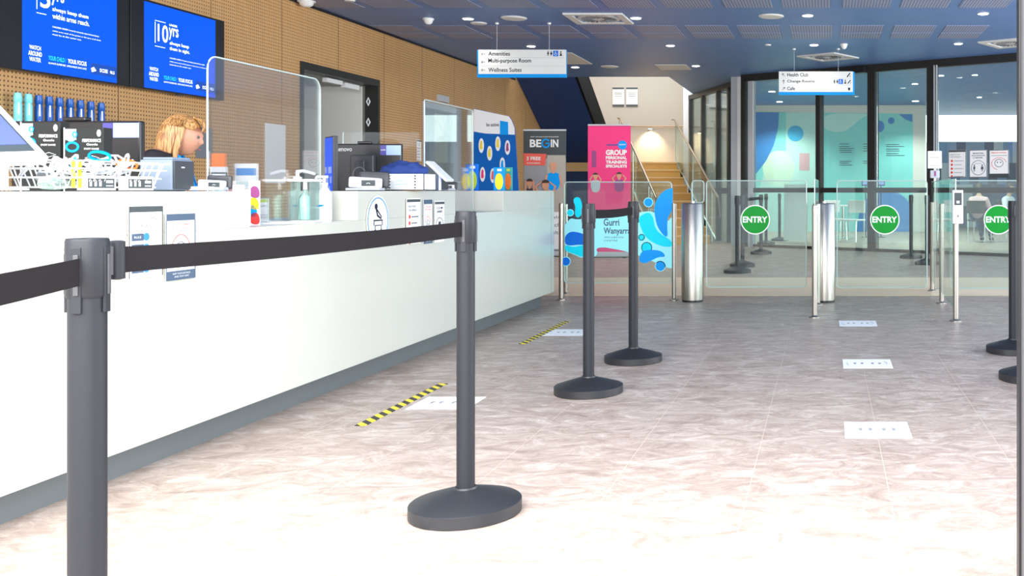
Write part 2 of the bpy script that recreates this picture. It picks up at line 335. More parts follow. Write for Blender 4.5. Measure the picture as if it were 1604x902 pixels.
for c0, c1, ys in ((1315, 1338, (225, 229, 232, 235, 238, 252, 255, 258)), (1352, 1375, (225, 229, 232, 236, 252, 255)), (1388, 1418, (226, 229, 233, 236, 240, 243))):
    for y in ys: t.box(X(c0, dm), X(c0+(c1-c0)*random.Random(y+c0).uniform(.6, 1), dm), -.012, -.006, Z(y+.9, dm), Z(y, dm))
t.build('lettering', 'bluegrey', mu)
# striped cladding of the pool hall seen through the open side
struct(B('wall_pool', 'clad', None, 2.9, 9, 28.6, 28.8, 0, Z(222, 28.6)))
# entrance jamb close to the camera on the right
j = MB().box(.482, .60, 2.42, 2.5, 0, CE).box(.50, .53, 2.5, 2.53, 0, CE).build('door_3', 'jambgrey'); struct(j)
B('weather_seal', 'black', j, .476, .482, 2.45, 2.48, 0, CE)

# ============================================================= stairs
st = thing('staircase', 'wooden staircase with glass sides rising to a landing, then back over a dark blue soffit', 'staircase', (0, 0, 0))
rise, go = .17, .28; SR = Vector((-2.35, 19.9, 0)); SM = Matrix(((.917, -.40, 0, SR.x), (.40, .917, 0, SR.y), (0, 0, 1, 0), (0, 0, 0, 1)))
s1, s2 = MB(), MB()
for i in range(10):
    s1.box(-1.2, 0, i*go, (i+1)*go+.02, 0, (i+1)*rise-.03, m=SM); s2.box(-1.2, 0, i*go-.02, (i+1)*go, (i+1)*rise-.03, (i+1)*rise, m=SM)
s1.build('riser', 'stepwood', st); s2.build('tread', 'stepnose', st)
B('landing', 'stepnose', st, -6.1, -3.4, 22.45, 24, 1.5, 1.7)
def yz(m, pts, x0, x1):
    a = [m.b.verts.new((x0, y, z)) for y, z in pts]; b = [m.b.verts.new((x1, y, z)) for y, z in pts]; n = len(pts)
    m.b.faces.new(a); m.b.faces.new(b[::-1])
    for i in range(n): m.b.faces.new((a[i], a[(i+1) % n], b[(i+1) % n], b[i]))
    return m
sf = [(19.45, 3.38), (22.9, 1.47), (22.9, 1.7), (19.45, 3.62)]
yz(MB(), sf, -6.14, -4.98).build('soffit', 'navy', st)
yz(MB(), [(19.45, 3.38), (22.9, 1.47), (22.9, 2.10), (19.45, 4.02)], -4.98, -4.93).build('stringer', 'matteblack', st)
B('spandrel_panel', 'navy', st, -6.14, -5.05, 22.7, 22.78, 0, 1.5)
for xr in (-1.22, .02):
    g = MB(); q = [SM @ Vector((xr, yy, zz)) for yy, zz in ((-.3, .1), (2.8, 1.75), (2.8, 2.6), (-.3, .95))]; g.quad(*q); g = g.build('glass_balustrade', 'glass', st); sd = g.modifiers.new('s', 'SOLIDIFY'); sd.thickness = .012
    MB().tube([SM @ Vector((xr, yy, zz)) for yy, zz in ((-.6, .55), (-.5, .92), (2.8, 2.66), (3.0, 2.68))], .022).build('handrail', 'brass', st)
    for yy in (0, 1.4, 2.75): MB().tube([SM @ Vector((xr+.02*(1 if xr > 0 else -1), yy, max(0.0, yy*.607-.1))), SM @ Vector((xr+.02*(1 if xr > 0 else -1), yy, yy*.535+1.15))], .014).build('baluster', 'chrome', st)
MB().tube([(-5.2, 23.92, 2.62), (-3.4, 23.92, 2.62), (-3.2, 23.6, 2.72)], .02).build('handrail', 'brass', st)
nt = thing('wall_lamp', 'small warm wall light glowing below the handrail on the stair landing', 'wall light', (-4.27, 23.99, 2.52))
MB().box(-.06, .06, -.05, 0, -.04, .04, bev=.01).build('lamp_body', 'chrome', nt); MB().box(-.05, .05, -.045, -.005, -.05, -.042).build('lamp_lens', 'walllamp', nt)
pl = bpy.data.lights.new('lamp_light', 'SPOT'); pl.energy = 45; pl.color = (1, .8, .5); pl.spot_size = 1.7; pl.spot_blend = .8; pl.shadow_soft_size = .03; po = bpy.data.objects.new('lamp_light', pl); link(po, nt); po.location = (0, -.22, .05); po.rotation_euler = (math.radians(25), 0, 0)
for k, xx in enumerate((-5.05, -4.72)):
    q = thing('notice_frame', ('thin framed notice left' if not k else 'thin framed notice right')+' of the pair on the upper landing wall', 'notice', (xx, 23.99, 3.1), 0, 'framed notices on the landing wall')
    MB().box(-.14, .14, -.012, 0, 0, .46).build('sheet', 'offwhite', q); e = MB(); e.box(-.14, .14, -.016, -.012, .42, .46); e.box(-.14, .14, -.016, -.012, 0, .05)
    for z in (.3, .33, .25): e.box(-.09, .09, -.016, -.012, z, z+.006)
    e.build('frame', 'charcoal', q)

# ============================================================= ceiling fittings
def downlight(i, px, py, wpx, where, z=CE, watt=55):
    d = (z-CH)*F/(CY-py); r = wpx*d/F/2
    o = thing('downlight', where, 'downlight', (X(px, d), d, z), 0, 'lit recessed downlights')
    MB().lathe([(r*1.15, -.008), (r*1.15, 0), (r*.2, 0)], seg=24).build('trim_ring', 'white', o)
    MB().lathe([(r*.95, -.011), (r*.95, -.008)], seg=24).build('lens', 'lamp', o)
    l = bpy.data.lights.new('lamp_light', 'SPOT'); l.energy = watt if px not in (733, 1275) else 12; l.spot_size = 2.2; l.spot_blend = .6; l.shadow_soft_size = .08; l.color = (1, .96, .9)
    lo = bpy.data.objects.new('lamp_light', l); link(lo, o); lo.location = (0, 0, -.03)
for i, (px, py, wp, t_) in enumerate([
    (733, 29, 16, 'lit downlight above and left of the Amenities sign'), (832, 72, 13, 'lit downlight just above the top edge of the Amenities sign'),
    (901, 105, 12, 'lit downlight right beside the lower right corner of the Amenities sign'), (996, 28, 16, 'lit downlight at the right of the square air diffuser near the Amenities sign'),
    (1050, 71, 13, 'lit downlight behind the double row of slotted panels, above the stairwell'), (1090, 103, 12, 'lit downlight beside the flat access panel above the stair glass'),
    (1265, 24, 16, 'lit downlight between slotted rows, right of the large round ceiling speaker'), (1275, 70, 13, 'lit downlight above the left half of the Health Club sign'),
    (1540, 21, 16, 'lit downlight nearest to the top right corner'), (1501, 68, 13, 'lit downlight left of the air diffuser at the right edge')]): downlight(i, px, py, wp, t_)
for i, (px, py, wp, t_) in enumerate([
    (1209, 143, 11, 'left one of the lit downlights in the hall behind the left glass pane'), (1221, 159, 10, 'far lit downlight above the mural behind the left glass pane'), (1433, 131, 10, 'lit downlight high behind the third glass pane'), (1434, 158, 11, 'far lit downlight behind the third glass pane'),
    (1473, 118, 11, 'lit downlight in the hall ceiling right beside the thick glass mullion'), (1527, 117, 9, 'lit downlight in the hall ceiling above the posters'), (1534, 152, 8, 'farthest lit downlight in the hall ceiling at right')]): downlight(i, px, py, wp, t_, watt=220)
def flatdisc(px, py, wpx, lab, name='ceiling_speaker', cat='speaker'):
    d = (CE-CH)*F/(CY-py); r = wpx*d/F/2; o = thing(name, lab, cat, (X(px, d), d, CE))
    MB().lathe([(r*.9, -.012), (r, -.004), (r, 0)], seg=32).build('rim', 'white', o, True); MB().lathe([(r*.88, -.015), (r*.88, -.012)], seg=32).build('grille', 'offwhite', o)
flatdisc(805, 28, 40, 'large round white ceiling speaker left of the air diffuser'); flatdisc(750, 36, 25, 'small round white ceiling speaker beside the leftmost lit downlight')
flatdisc(1208, 25, 40, 'large round white ceiling speaker in the middle of the ceiling'); flatdisc(955, 104, 28, 'round white ceiling speaker above the stairwell edge')
flatdisc(1203, 70, 10, 'tiny round ceiling fitting between the two middle downlights', 'ceiling_sensor', 'sensor'); flatdisc(548, 0, 16, 'round ceiling fitting cut by the top edge above the wooden wall', 'ceiling_sensor', 'sensor')
def smoke(px, py, wpx, lab):
    d = (CE-CH)*F/(CY-py); r = wpx*d/F/2; o = thing('smoke_detector', lab, 'smoke detector', (X(px, d), d, CE))
    MB().lathe([(r, -.02), (r, 0)], seg=24).build('mount', 'white', o); MB().lathe([(r*.35, -.075), (r*.7, -.055), (r*.85, -.02)], seg=24).build('dome', 'white', o, True)
smoke(671, 29, 17, 'white domed smoke detector above the wooden wall'); smoke(1322, 69, 12, 'white smoke detector above the right end of the Health Club sign'); smoke(480, 1, 26, 'white smoke detector cut by the top edge of the view')
def diffuser(x, y, rot, lab, sw=.74):
    o = thing('air_diffuser', lab, 'air vent', (x, y, CE), rot); a = sw/2
    f = MB()
    for k in range(4):
        m = Matrix.Rotation(k*PI/2, 4, 'Z'); f.box(-a, a-.09, -a, -a+.09, -.02, 0, m=m)
    f.build('frame', 'offwhite', o)
    MB().lathe([(a*.72, -.012), (a*.72, 0)], seg=36).build('plate', 'white', o)
    v = MB()
    for k in range(20):
        m = Matrix.Rotation(k*PI/10, 4, 'Z') @ Matrix.Rotation(.5, 4, 'X'); v.box(a*.25, a*.6, -.012, .012, -.024, -.018, m=m)
    v.build('swirl_vane', 'grey', o)
diffuser(-2.91, 12.65, 0, 'square white swirl air diffuser right of the Amenities sign')
diffuser(.02, 16.28, -.6, 'square white air diffuser turned cornerwise above the Health Club sign'); diffuser(2.75, 14.75, -.6, 'square white air diffuser at the right edge of the ceiling')
for x0, y0, lab in ((-4.62, 15.8, 'flat pale access panel partly hidden behind the Amenities sign'), (-3.01, 17.3, 'flat pale access panel in the ceiling in front of the stairwell')):
    tag(MB().box(x0, x0+.55, y0, y0+.7 if x0 > -4 else y0+1.4, CE-.012, CE-.001, bev=.004).build('access_panel', 'offwhite'), lab, 'access panel')

# ============================================================= hanging signs
def pict(m, k, x, z, h, y):
    if k in 'mw':
        m.prism(ell(x, z+h*.88, h*.11, n=14), y, y+.001)
        m.prism([(x-h*.16, z+h*.72), (x+h*.16, z+h*.72), (x+(h*.22 if k == 'w' else h*.13), z+h*.3), (x-(h*.22 if k == 'w' else h*.13), z+h*.3)], y, y+.001)
        for q in (-.07, .07): m.box(x+q*h-.035*h, x+q*h+.035*h, y, y+.001, z, z+h*.35)
    elif k == 'b':
        m.prism(ell(x, z+h*.8, h*.15, n=14), y, y+.001); m.prism([(x-h*.3, z+h*.4), (x, z+h*.62), (x+h*.3, z+h*.4), (x+.05*h, z+h*.45), (x+h*.3, z), (x-h*.3, z), (x-.05*h, z+h*.45)], y, y+.001)
    elif k == 's':
        m.prism([(x-h*.45, z+.05*h), (x-h*.2, z), (x+h*.45, z+h*.85), (x+h*.3, z+h)], y, y+.001); m.prism(ell(x+.35*h, z+.2*h, h*.1, n=12), y, y+.001)
    elif k == 'c': m.prism([(x-h*.3, z+h*.8), (x+h*.3, z+h*.8), (x+h*.2, z+h*.1), (x-h*.2, z+h*.1)], y, y+.001)
def arrow(m, x, z, s, ang, y):
    R = Matrix.Rotation(-ang, 4, 'Y'); T = Matrix.Translation((x, 0, z)) @ R
    for a, b, c in (((-s/2, 0), (s/2, 0), .09), ((-s/2, 0), (-s*.1, s*.32), .09), ((-s/2, 0), (-s*.1, -s*.32), .09)):
        dx, dz = b[0]-a[0], b[1]-a[1]; l = math.hypot(dx, dz); nx, nz = -dz/l*s*c/2, dx/l*s*c/2
        p = [(a[0]+nx, a[1]+nz), (b[0]+nx, b[1]+nz), (b[0]-nx, b[1]-nz), (a[0]-nx, a[1]-nz)]; p = [T @ Vector((u, 0, v)) for u, v in p]
        m.prism([(q.x, q.z) for q in p], y, y+.001)
def hsign(d, x0, x1, yt, yb, lines, wires, lab, bluex):
    o = thing('directional_sign', lab, 'sign', (X(x0, d), d, Z(yb, d))); W = X(x1, d)-X(x0, d); H = Z(yt, d)-Z(yb, d); s = d/F
    B('backing', 'skyblue', o, bluex[0]*s, W+bluex[1]*s, 0, .04, -.045, H-.003); p = B('face_panel', mat('sign_face', (.78, .80, .78), .5, spec=.2), o, 0, W, -.014, 0, 0, H)
    t = MB(); r = MB(); n = len(lines); rh = H/n
    for k, (tx, tw, ang) in enumerate(lines):
        z = H-(k+1)*rh+rh*.25; t.text(tx, 15.5*s*W/(137*s), z, tw*s, rh*.52 if 'p' not in tx else rh*.66, -.0155, .014); arrow(t, 7.5*s, z+rh*.22, 6*s, ang, -.0165)
        if k: r.box(.03, W-.03, -.0152, -.0142, H-k*rh-.002, H-k*rh+.002)
    t.build('lettering', 'ink', p); r.build('divider', 'ltgrey', p)
    q = MB()
    for px in wires: q.tube([(X(px, d)-X(x0, d), 0.01, H), (X(px, d)-X(x0, d), .01, CE-Z(yb, d))], .0035, 6)
    q.build('wire', 'ltgrey', o); q = MB()
    for px in wires: q.lathe([(.022, -.02), (.025, 0)], (X(px, d)-X(x0, d), .01, CE-Z(yb, d)), 12)
    q.build('ceiling_mount', 'white', o)
    return o, p, W, H, s
o, p, W_, H_, s_ = hsign(13.0, 750, 887, 78, 116, [('Amenities', 34, 0), ('Multi-purpose Room', 67, 0), ('Wellness Suites', 52, 0)], (778, 860), 'white hanging sign listing Amenities, Multi-purpose Room and Wellness Suites', (-2.5, 0))
for k_, a_ in (('m', 109), ('w', 114), ('b', 129)): q = MB(); pict(q, k_, a_*s_, H_-.082, .065, -.0165); q.build('pictogram', 'ink', p)
q = MB().box(117*s_, 125*s_, -.0166, -.0145, H_-.088, H_-.014).build('pictogram', 'blue', p, False); tag(q, 'blue wheelchair pictogram')
MB().ring(121*s_, H_-.06, .018, .018, .005, -.0175, -.0168).box(120*s_, 121*s_, -.0175, -.0168, H_-.05, H_-.022).box(120*s_, 123*s_, -.0175, -.0168, H_-.052, H_-.046).build('wheelchair_symbol', 'white', q)
q.location = (0, 0, 0)
o, p, W_, H_, s_ = hsign(15.36, 1220, 1336, 112, 144, [('Health Club', 33, -PI/4), ('Change Rooms', 43, -PI/2), ('Cafe', 12, -PI*.75)], (1244, 1313), 'white hanging sign listing Health Club, Change Rooms and Cafe', (0, 2.5))
for k_, a_, b_, c_ in (('s', 109, .09, .07), ('m', 87, .19, .065), ('w', 91.5, .19, .065), ('b', 104, .19, .065), ('s', 110, .19, .06), ('c', 110, .3, .06)): q = MB(); pict(q, k_, a_*s_, H_-b_, c_, -.0165); q.build('pictogram', 'ink', p)
q = tag(B('pictogram', 'blue', p, 93.5*s_, 100.5*s_, -.0166, -.0145, H_-.195, H_-.12), 'blue wheelchair pictogram'); MB().ring(96.5*s_, H_-.165, .016, .016, .005, -.0175, -.0168).box(96*s_, 97*s_, -.0175, -.0168, H_-.155, H_-.13).build('wheelchair_symbol', 'white', q)

# ============================================================= reception counter
cnt = thing('reception_counter', 'long white reception counter with raised ledges and a grey recessed kickboard', 'reception counter', (0, 0, 0))
FX = -2.56; yend = 9.29; gaps = ((4.39, 5.40), (6.82, 7.83)); LOW = .905
B('kickboard', 'kick', cnt, -2.72, -2.645, 1.6, yend-.12, 0, .12)
fp = MB(); fp.box(FX-.05, FX, 1.6, yend, .12, LOW)
for y0, y1 in ((1.6, 4.39), (5.40, 6.82), (7.83, yend)): fp.box(FX-.38, FX, y0, y1, LOW, CH-.004, bev=.003)
fp.build('front_panel', 'counter', cnt)
B('worktop', 'offwhite', cnt, -3.3, FX-.052, 1.6, yend-.02, LOW-.04, LOW)
for y in (1.7, 4.4, 6.8, yend-.3): B('support_panel', 'white', cnt, -3.2, -2.725, y, y+.03, .0, LOW-.04)
B('seam', 'kick', cnt, FX-.001, FX+.0008, yend-.1, yend-.096, .12, CH-.01)
def posterY(name, lab, x, y0, y1, z0, z1, fn=None, cat='poster', group=None, m='paper'):     # sheet on a plane facing the lobby
    o = thing(name, lab, cat, (x, y0, z0), PI/2, group); W = y1-y0; H = z1-z0
    p = B('sheet', m, o, 0, W, -.003, 0, 0, H)
    if fn: fn(o, p, W, H)
    return o
def rulesheet(o, p, W, H):
    B('header_band', 'charcoal', p, 0.004, W-.002, -.005, -.003, H*.92, H); B('border', 'charcoal', p, 0, .003, -.005, -.003, 0, H); B('border', 'charcoal', p, W-.003, W, -.005, -.003, 0, H)
    MB().text('GOLDEN', W*.3, H*.8, W*.5, H*.06, -.0045).text('RULES', W*.33, H*.7, W*.4, H*.06, -.0045).build('lettering', 'grey', p)
    b, c, u = MB(), MB(), MB()
    for k in range(4):
        z = H*(.52-.15*k); b.box(W*.08, W*.42, -.005, -.003, z, z+H*.1); c.prism(ell(W*.5, z+H*.05, H*.055), -.006, -.003)
        u.text('RULE', W*.13, z+H*.035, W*.2, H*.03, -.0065); 
    b.build('label_box', 'bluegrey', p); c.build('round_icon', 'mblue', p); u.build('lettering', 'white', p)
    l = MB()
    for k in range(4):
        for q in range(3): l.box(W*.62, W*.92, -.0045, -.003, H*(.60-.15*k-.025*q), H*(.604-.15*k-.025*q))
    l.build('small_print', 'ltgrey', p)
def covsheet(o, p, W, H, bottom=True):
    B('header_band', 'bluegrey', p, 0.002, W-.002, -.005, -.003, H*.9, H)
    e = MB(); e.box(0, .003, -.005, -.003, 0, H*.9).build('border', 'bluegrey', p); B('border', 'bluegrey', p, W-.003, W, -.005, -.003, 0, H*.9)
    MB().text('IF YOU ARE', W*.2, H*.82, W*.6, H*.035, -.0045).text('FEELING UNWELL', W*.15, H*.76, W*.7, H*.035, -.0045).build('lettering', 'red', p)
    f = MB(); f.ring(W*.5, H*.42, W*.2, W*.24, .004, -.0045, -.003).prism(ell(W*.43, H*.44, .005), -.0045, -.003).prism(ell(W*.57, H*.44, .005), -.0045, -.003).ring(W*.5, H*.36, W*.07, W*.06, .003, -.0045, -.003, PI*.1, PI*.9)
    f.box(W*.15, W*.85, -.0045, -.003, H*.655, H*.66).box(W*.2, W*.8, -.0045, -.003, H*.625, H*.63); f.build('face_drawing', 'grey', p)
    MB().ring(W*.5, H*.42, W*.34, W*.40, .003, -.0044, -.003, .3, PI-.3).build('arc', 'coral', p)
    b = B('footer_band', 'bluegrey', p, .002, W-.002, -.005, -.003, 0, H*.14); MB().text('KEEP YOUR DISTANCE', W*.2, H*.085, W*.6, H*.025, -.0065).text('AND STAY SAFE', W*.25, H*.04, W*.5, H*.025, -.0065).build('lettering', 'white', b)
posterY('poster', 'white golden rules sheet with blue round icons on the near counter front', FX+.006, 3.617, 3.80, .745, 1.01, rulesheet)
posterY('poster', 'white sheet with a line-drawn face and dark footer beside the golden rules sheet', FX+.006, 3.82, 3.996, .718, .977, covsheet)
def oval(o, p, W, H):
    pass
no = thing('round_sticker', 'white oval-looking sticker with blue ring reading NO TOWEL NO TRAIN on the counter front', 'sticker', (FX+.004, 5.63, .90), PI/2)
p = MB().prism(ell(0, 0, .138, .140), -.003, 0).build('sheet', 'paper', no); MB().ring(0, 0, .128, .130, .006, -.005, -.003).build('ring', 'mblue', p)
i_ = MB(); i_.prism(ell(-.025, .078, .017), -.005, -.003).prism([(-.03, .062), (-.018, .062), (-.002, .03), (.04, .012), (.036, .004), (-.012, .022)], -.005, -.003).prism([(-.02, .07), (.045, .02), (.042, .014), (-.024, .062)], -.005, -.003).box(-.055, .055, -.005, -.003, -.005, .003).box(-.055, -.049, -.005, -.003, -.03, 0).box(.049, .055, -.005, -.003, -.03, 0)
i_.box(-.04, .04, -.005, -.003, -.032, -.027).box(-.04, -.035, -.005, -.003, -.06, -.03).box(.035, .04, -.005, -.003, -.06, -.03).prism(ell(-.038, -.06, .009), -.005, -.003).prism(ell(.038, -.06, .009), -.005, -.003).build('bench_icon', 'ink', p)
MB().text('NO TOWEL', -.065, -.10, .13, .022, -.0045, .02).text('NO TRAIN', -.05, -.125, .1, .018, -.0045, .02).build('lettering', 'ink', p)
def listsheet(o, p, W, H):
    B('header_band', 'charcoal', p, 0.002, W-.002, -.005, -.003, H*.92, H*.98); r, l = MB(), MB()
    for k in range(5):
        z = H*(.6-.14*k); MB().prism(ell(W*.2, z, W*.06), -.005, -.003).build('bullet', 'red', p); l.box(W*.33, W*(.85-.1*(k % 2)), -.0045, -.003, z-.004, z+.002)
    l.text('HELP STOP', W*.1, H*.8, W*.55, H*.045, -.0045).text('THE SPREAD', W*.1, H*.72, W*.6, H*.045, -.0045).build('lettering', 'charcoal', p)
def coronasheet(o, p, W, H): 
    B('header_band', 'charcoal', p, 0.002, W-.002, -.005, -.003, H*.92, H*.98)
    MB().text('1.5 M', W*.2, H*.8, W*.6, H*.06, -.0045, .02).text('APART', W*.2, H*.71, W*.6, H*.06, -.0045, .02).ring(W*.5, H*.38, W*.4, H*.22, .004, -.0045, -.003).box(W*.38, W*.62, -.0045, -.003, H*.25, H*.5).build('lettering', 'charcoal', p)
posterY('poster', 'white sheet with red bullets, left of three narrow sheets on the counter front', FX+.006, 6.01, 6.21, .74, 1.02, listsheet)
posterY('poster', 'middle of three narrow sheets on the counter front, with red heading', FX+.006, 6.26, 6.40, .73, 1.01, covsheet)
posterY('poster', 'right of three narrow sheets on the counter front, black heading over an arc', FX+.006, 6.44, 6.60, .73, 1.0, coronasheet)

# ============================================================= acrylic screens
def screen(y0, y1, x, zt, lab, r=.06):
    o = thing('acrylic_screen', lab, 'screen', (x, y0, LOW), PI/2); W = y1-y0; H = zt-LOW
    MB().prism(rrect(0, W, 0.0, H, r), -.003, .003).build('sheet', 'acr', o)
    pts = rrect(0, W, 0.0, H, r); e = MB(); a = pts+pts[:1]
    e.tube([(q[0], 0, q[1]) for q in a], .0038, 6).build('edge', 'edge', o)
    B('foot', 'acr', o, .05, .13, -.1, .1, 0, .008); B('foot', 'acr', o, W-.13, W-.05, -.1, .1, 0, .008)
screen(4.41, 5.39, -2.76, 1.672, 'tall clear acrylic sneeze screen with rounded corners beside the receptionist')
screen(6.86, 7.80, -2.79, 1.70, 'clear acrylic screen over the farther low section of the counter', .02)
o = thing('acrylic_screen', 'low clear acrylic screen standing behind the black monitor with brand lettering', 'screen', (X(537, 7.0), 7.0, LOW)); MB().prism(rrect(0, .54, 0, Z(207, 7.0)-LOW, .01), -.003, .003).build('sheet', 'acr', o); B('edge', 'edge', o, 0, .004, -.004, .004, 0, Z(207, 7.0)-LOW)
B('foot', 'acr', o, .05, .12, -.08, .08, 0, .008)

# ============================================================= wall televisions
def tv(y0, y1, s0, s1, lab, num, l1, l2, l3):
    o = thing('wall_television', lab, 'television', (WX+.07, y0, 1.968), PI/2); W = y1-y0; H = .80
    B('casing', 'black', o, 0, W, -.03, .04, 0, H, bev=.005); B('bracket', 'dark', o, W*.3, W*.7, .04, .07, .2, .6); B('receiver', 'dark', o, W*.47, W*.53, -.028, 0, -.012, 0)
    a, b = s0-y0, s1-y0; w_ = b-a; sc = B('screen', 'screenblue', o, a, b, -.032, -.03, .015, H-.02)
    t = MB(); zt = .60 if num == '10' else .66
    nx = a+w_*.17; dg = w_*(.14 if num == '10' else .10)
    t.text(num, nx, zt-.15, dg, .16, -.0335, .012); t.text('UNDER', nx+dg+.015, zt+.014, w_*.11, .02, -.0335, .012); t.text('yrs', nx+dg+.01, zt-.112, w_*.13, .112, -.0335, .012)
    t.text(l1, nx+dg+.02, zt-.165, w_*.27 if num == '10' else w_*.38, .04, -.0335, .012); t.text(l2, nx+dg+.02, zt-.215, w_*.28 if num == '10' else w_*.39, .04, -.0335, .012)
    t.text(l3, nx+dg+.02, zt-.29, w_*.5, .016, -.0335); t.text('within arms reach of the parent or the carer at all times', nx+dg+.02, zt-.32, w_*.52, .014, -.0335); t.text('must be in the water too', nx+dg+.02, zt-.345, w_*.3, .012, -.0335)
    lx, lz = a+w_*.12, .14
    t.text('WATCH', lx-.055, lz+.035, .11, .032, -.0335, .012).text('AROUND', lx-.065, lz-.012, .13, .035, -.0335, .012).text('WATER', lx-.055, lz-.055, .11, .032, -.0335, .012)
    t.text('YOUR FOCUS', a+w_*.45, .115, w_*.2, .035, -.0335, .012).text('ALWAYS SUPERVISE  LIFEGUARDS SAVE LIVES', a+w_*.25, .085, w_*.4, .014, -.0335); t.text('DCDSE', a+w_*.8, .085, w_*.09, .03, -.034, .012).text('RLS', a+w_*.92, .085, w_*.05, .025, -.034, .012).prism([(a+w_*.71, .075), (a+w_*.76, .09), (a+w_*.73, .12), (a+w_*.70, .105)], -.034, -.0333)
    t.build('lettering', 'screentxt', sc); MB().text('YOUR CHILD /', a+w_*.25, .115, w_*.18, .035, -.0335, .012).build('lettering', 'screencyan', sc)
    MB().box(a+w_*.7, b, -.0332, -.032, .06, .15).build('logo_band', 'screennavy', sc)
    r = MB(); bx = nx-.035
    r.box(bx, bx+.005, -.0335, -.032, zt-.17, zt+.02).box(bx, bx+dg*.95, -.0335, -.032, zt-.2, zt-.195).box(bx, bx+dg, -.0335, -.032, zt+.03, zt+.035).build('outline', 'screentxt', sc)
tv(7.17, 8.585, 7.44, 8.43, 'left wall television with large 5 yrs text on a blue screen', '5', 'always keep them', 'within arms reach.', 'CHILDREN UNDER 5 must be constantly supervised and always')
tv(8.60, 9.94, 8.77, 9.79, 'right wall television with large 10 yrs text on a blue screen', '10', 'always keep', 'them in sight.', 'CHILDREN UNDER 10 must be constantly supervised by an adult')
# paper notice, grey poster, exit sign on the wooden wall
tag(MB().box(WX, WX+.004, DW(415, WX), DW(447, WX), 1.15, Z(194, 11)).build('wall_paper', 'paper'), 'tall blank white paper sheet taped to the wooden wall behind the acrylic screen', 'paper sheet')
tag(MB().box(WX, WX+.012, DW(306, WX), DW(331, WX), Z(248, 9.8), Z(200, 9.8)).build('wall_panel', 'grey'), 'small grey panel on the wooden wall behind the receptionist', 'wall panel')
tag(MB().box(WX, WX+.05, DW(684, WX), DW(699, WX), Z(159, 15.7), Z(149, 15.7), bev=.004).build('exit_light', 'ltgrey'), 'small pale exit light box above the grey office doorway', 'exit light')
posterY('wall_notice', 'narrow black-and-white list notice on the wooden wall left of the office doorway', WX+.006, DW(652, WX), DW(659, WX), Z(252, 14.9), Z(219, 14.9), listsheet, 'notice')
# display shelf with water bottles
sh = thing('wall_shelf', 'thin grey shelf on the wooden wall carrying nine drink bottles', 'shelf', (WX, 7.25, 1.56), PI/2); B('board', 'grey', sh, 0, 1.25, -.16, 0, -.02, 0); B('bracket', 'grey', sh, .2, .22, -.14, 0, -.1, -.02); B('bracket', 'grey', sh, 1.0, 1.02, -.14, 0, -.1, -.02)
def bottle(m, capm, lab):
    o = thing('drink_bottle', lab, 'bottle', (0, 0, 0), 0, 'drink bottles on the wall shelf')
    MB().lathe([(.024, 0), (.027, .006), (.027, .15), (.022, .17), (.027, .178), (.027, .215)], seg=20).build('body', m, o, True); MB().lathe([(.024, .215), (.024, .238), (.02, .242)], seg=20).build('cap', capm, o, True)
    b = MB().box(-.004, .004, -.0285, -.0272, .03, .045).box(-.005, .005, -.0285, -.0272, .08, .17).build('printed_mark', 'white', o); return o
bc = bottle('tube_cyan', 'tube_cyan', ''); bb = bottle('tube_blue', 'tube_blue', '')
ordn = ['first', 'second', 'third', 'fourth', 'fifth', 'sixth', 'seventh']
for k in range(9):
    px = 28+k*16.3; src = (bc if k < 2 else bb); o = src if k in (0, 2) else copy_tree(src)
    d = DW(px, WX+.08); o.location = (WX+.08, d, 1.56); o.rotation_euler = (0, 0, .9)
    o['label'] = ('left' if k == 0 else 'right')+' one of the two pale cyan drink bottles on the wall shelf' if k < 2 else 'deep blue drink bottle, '+ordn[k-2]+' from the left of the blue ones on the wall shelf'

# ============================================================= desk equipment
def monitor(lab, brand):
    o = thing('computer_monitor', lab, 'monitor')
    B('rear_shell', 'black', o, -.28, .28, 0, .035, .14, .475, bev=.008); B('screen', 'lav', o, -.27, .27, .035, .037, .15, .465)
    B('rear_hump', 'dark', o, -.09, .09, -.045, 0, .18, .40, bev=.01); B('stand_neck', 'dark', o, -.035, .035, -.08, -.045, .0, .36, bev=.005); MB().ring(0, .27, .05, .05, .006, -.083, -.08).build('cable_ring', 'grey', o)
    B('stand_foot', 'dark', o, -.12, .12, -.12, .12, 0, .012, bev=.004)
    B('webcam', 'black', o, -.05, .05, -.01, .03, .475, .492, bev=.005)
    b = B('sticker', 'lav', o, .165, .277, -.002, 0, .40, .465); B('purple_patch', 'purple', b, .12, .166, -.002, 0, .40, .465); MB().text('myzone', .125, .425, .036, .014, -.003).build('lettering', 'white', b)
    if brand: MB().text('Lenovo', -.215, .425, .12, .03, -.002, .0).build('lettering', 'white', o)
    return o
m1 = monitor('large dark monitor back behind the two black goggle boxes, by the leftmost tablet', False); m1.location = (X(118, 4.42), 4.42, LOW); m1.rotation_euler = (0, 0, -.04); m1.scale = (1.06, 1, 1)
m2 = monitor('black monitor seen from behind with white Lenovo lettering near the counter middle', True); m2.location = (X(571, 6.6), 6.6, LOW); m2.rotation_euler = (0, 0, .05); m2.scale = (.86, 1, 1)
o = thing('computer_monitor', 'monitor seen edge-on with bright blue screen left of the Lenovo one', 'monitor', (X(515, 6.15), 6.15, LOW), -.9)
B('rear_shell', 'dark', o, -.11, .11, .0, .03, .09, .50, bev=.006); B('screen', 'screenblue', o, -.10, .10, -.002, 0, .11, .49); B('stand_neck', 'dark', o, -.03, .03, .03, .06, 0, .3); B('stand_foot', 'dark', o, -.1, .1, -.06, .12, 0, .012)
w_ = MB(); [w_.box(-.09+.045*(k % 4), -.055+.045*(k % 4), -.004, -.002, .15+.06*(k//4), .19+.06*(k//4)) for k in range(13) if k % 3]; w_.build('calendar_tiles', 'lav', o)
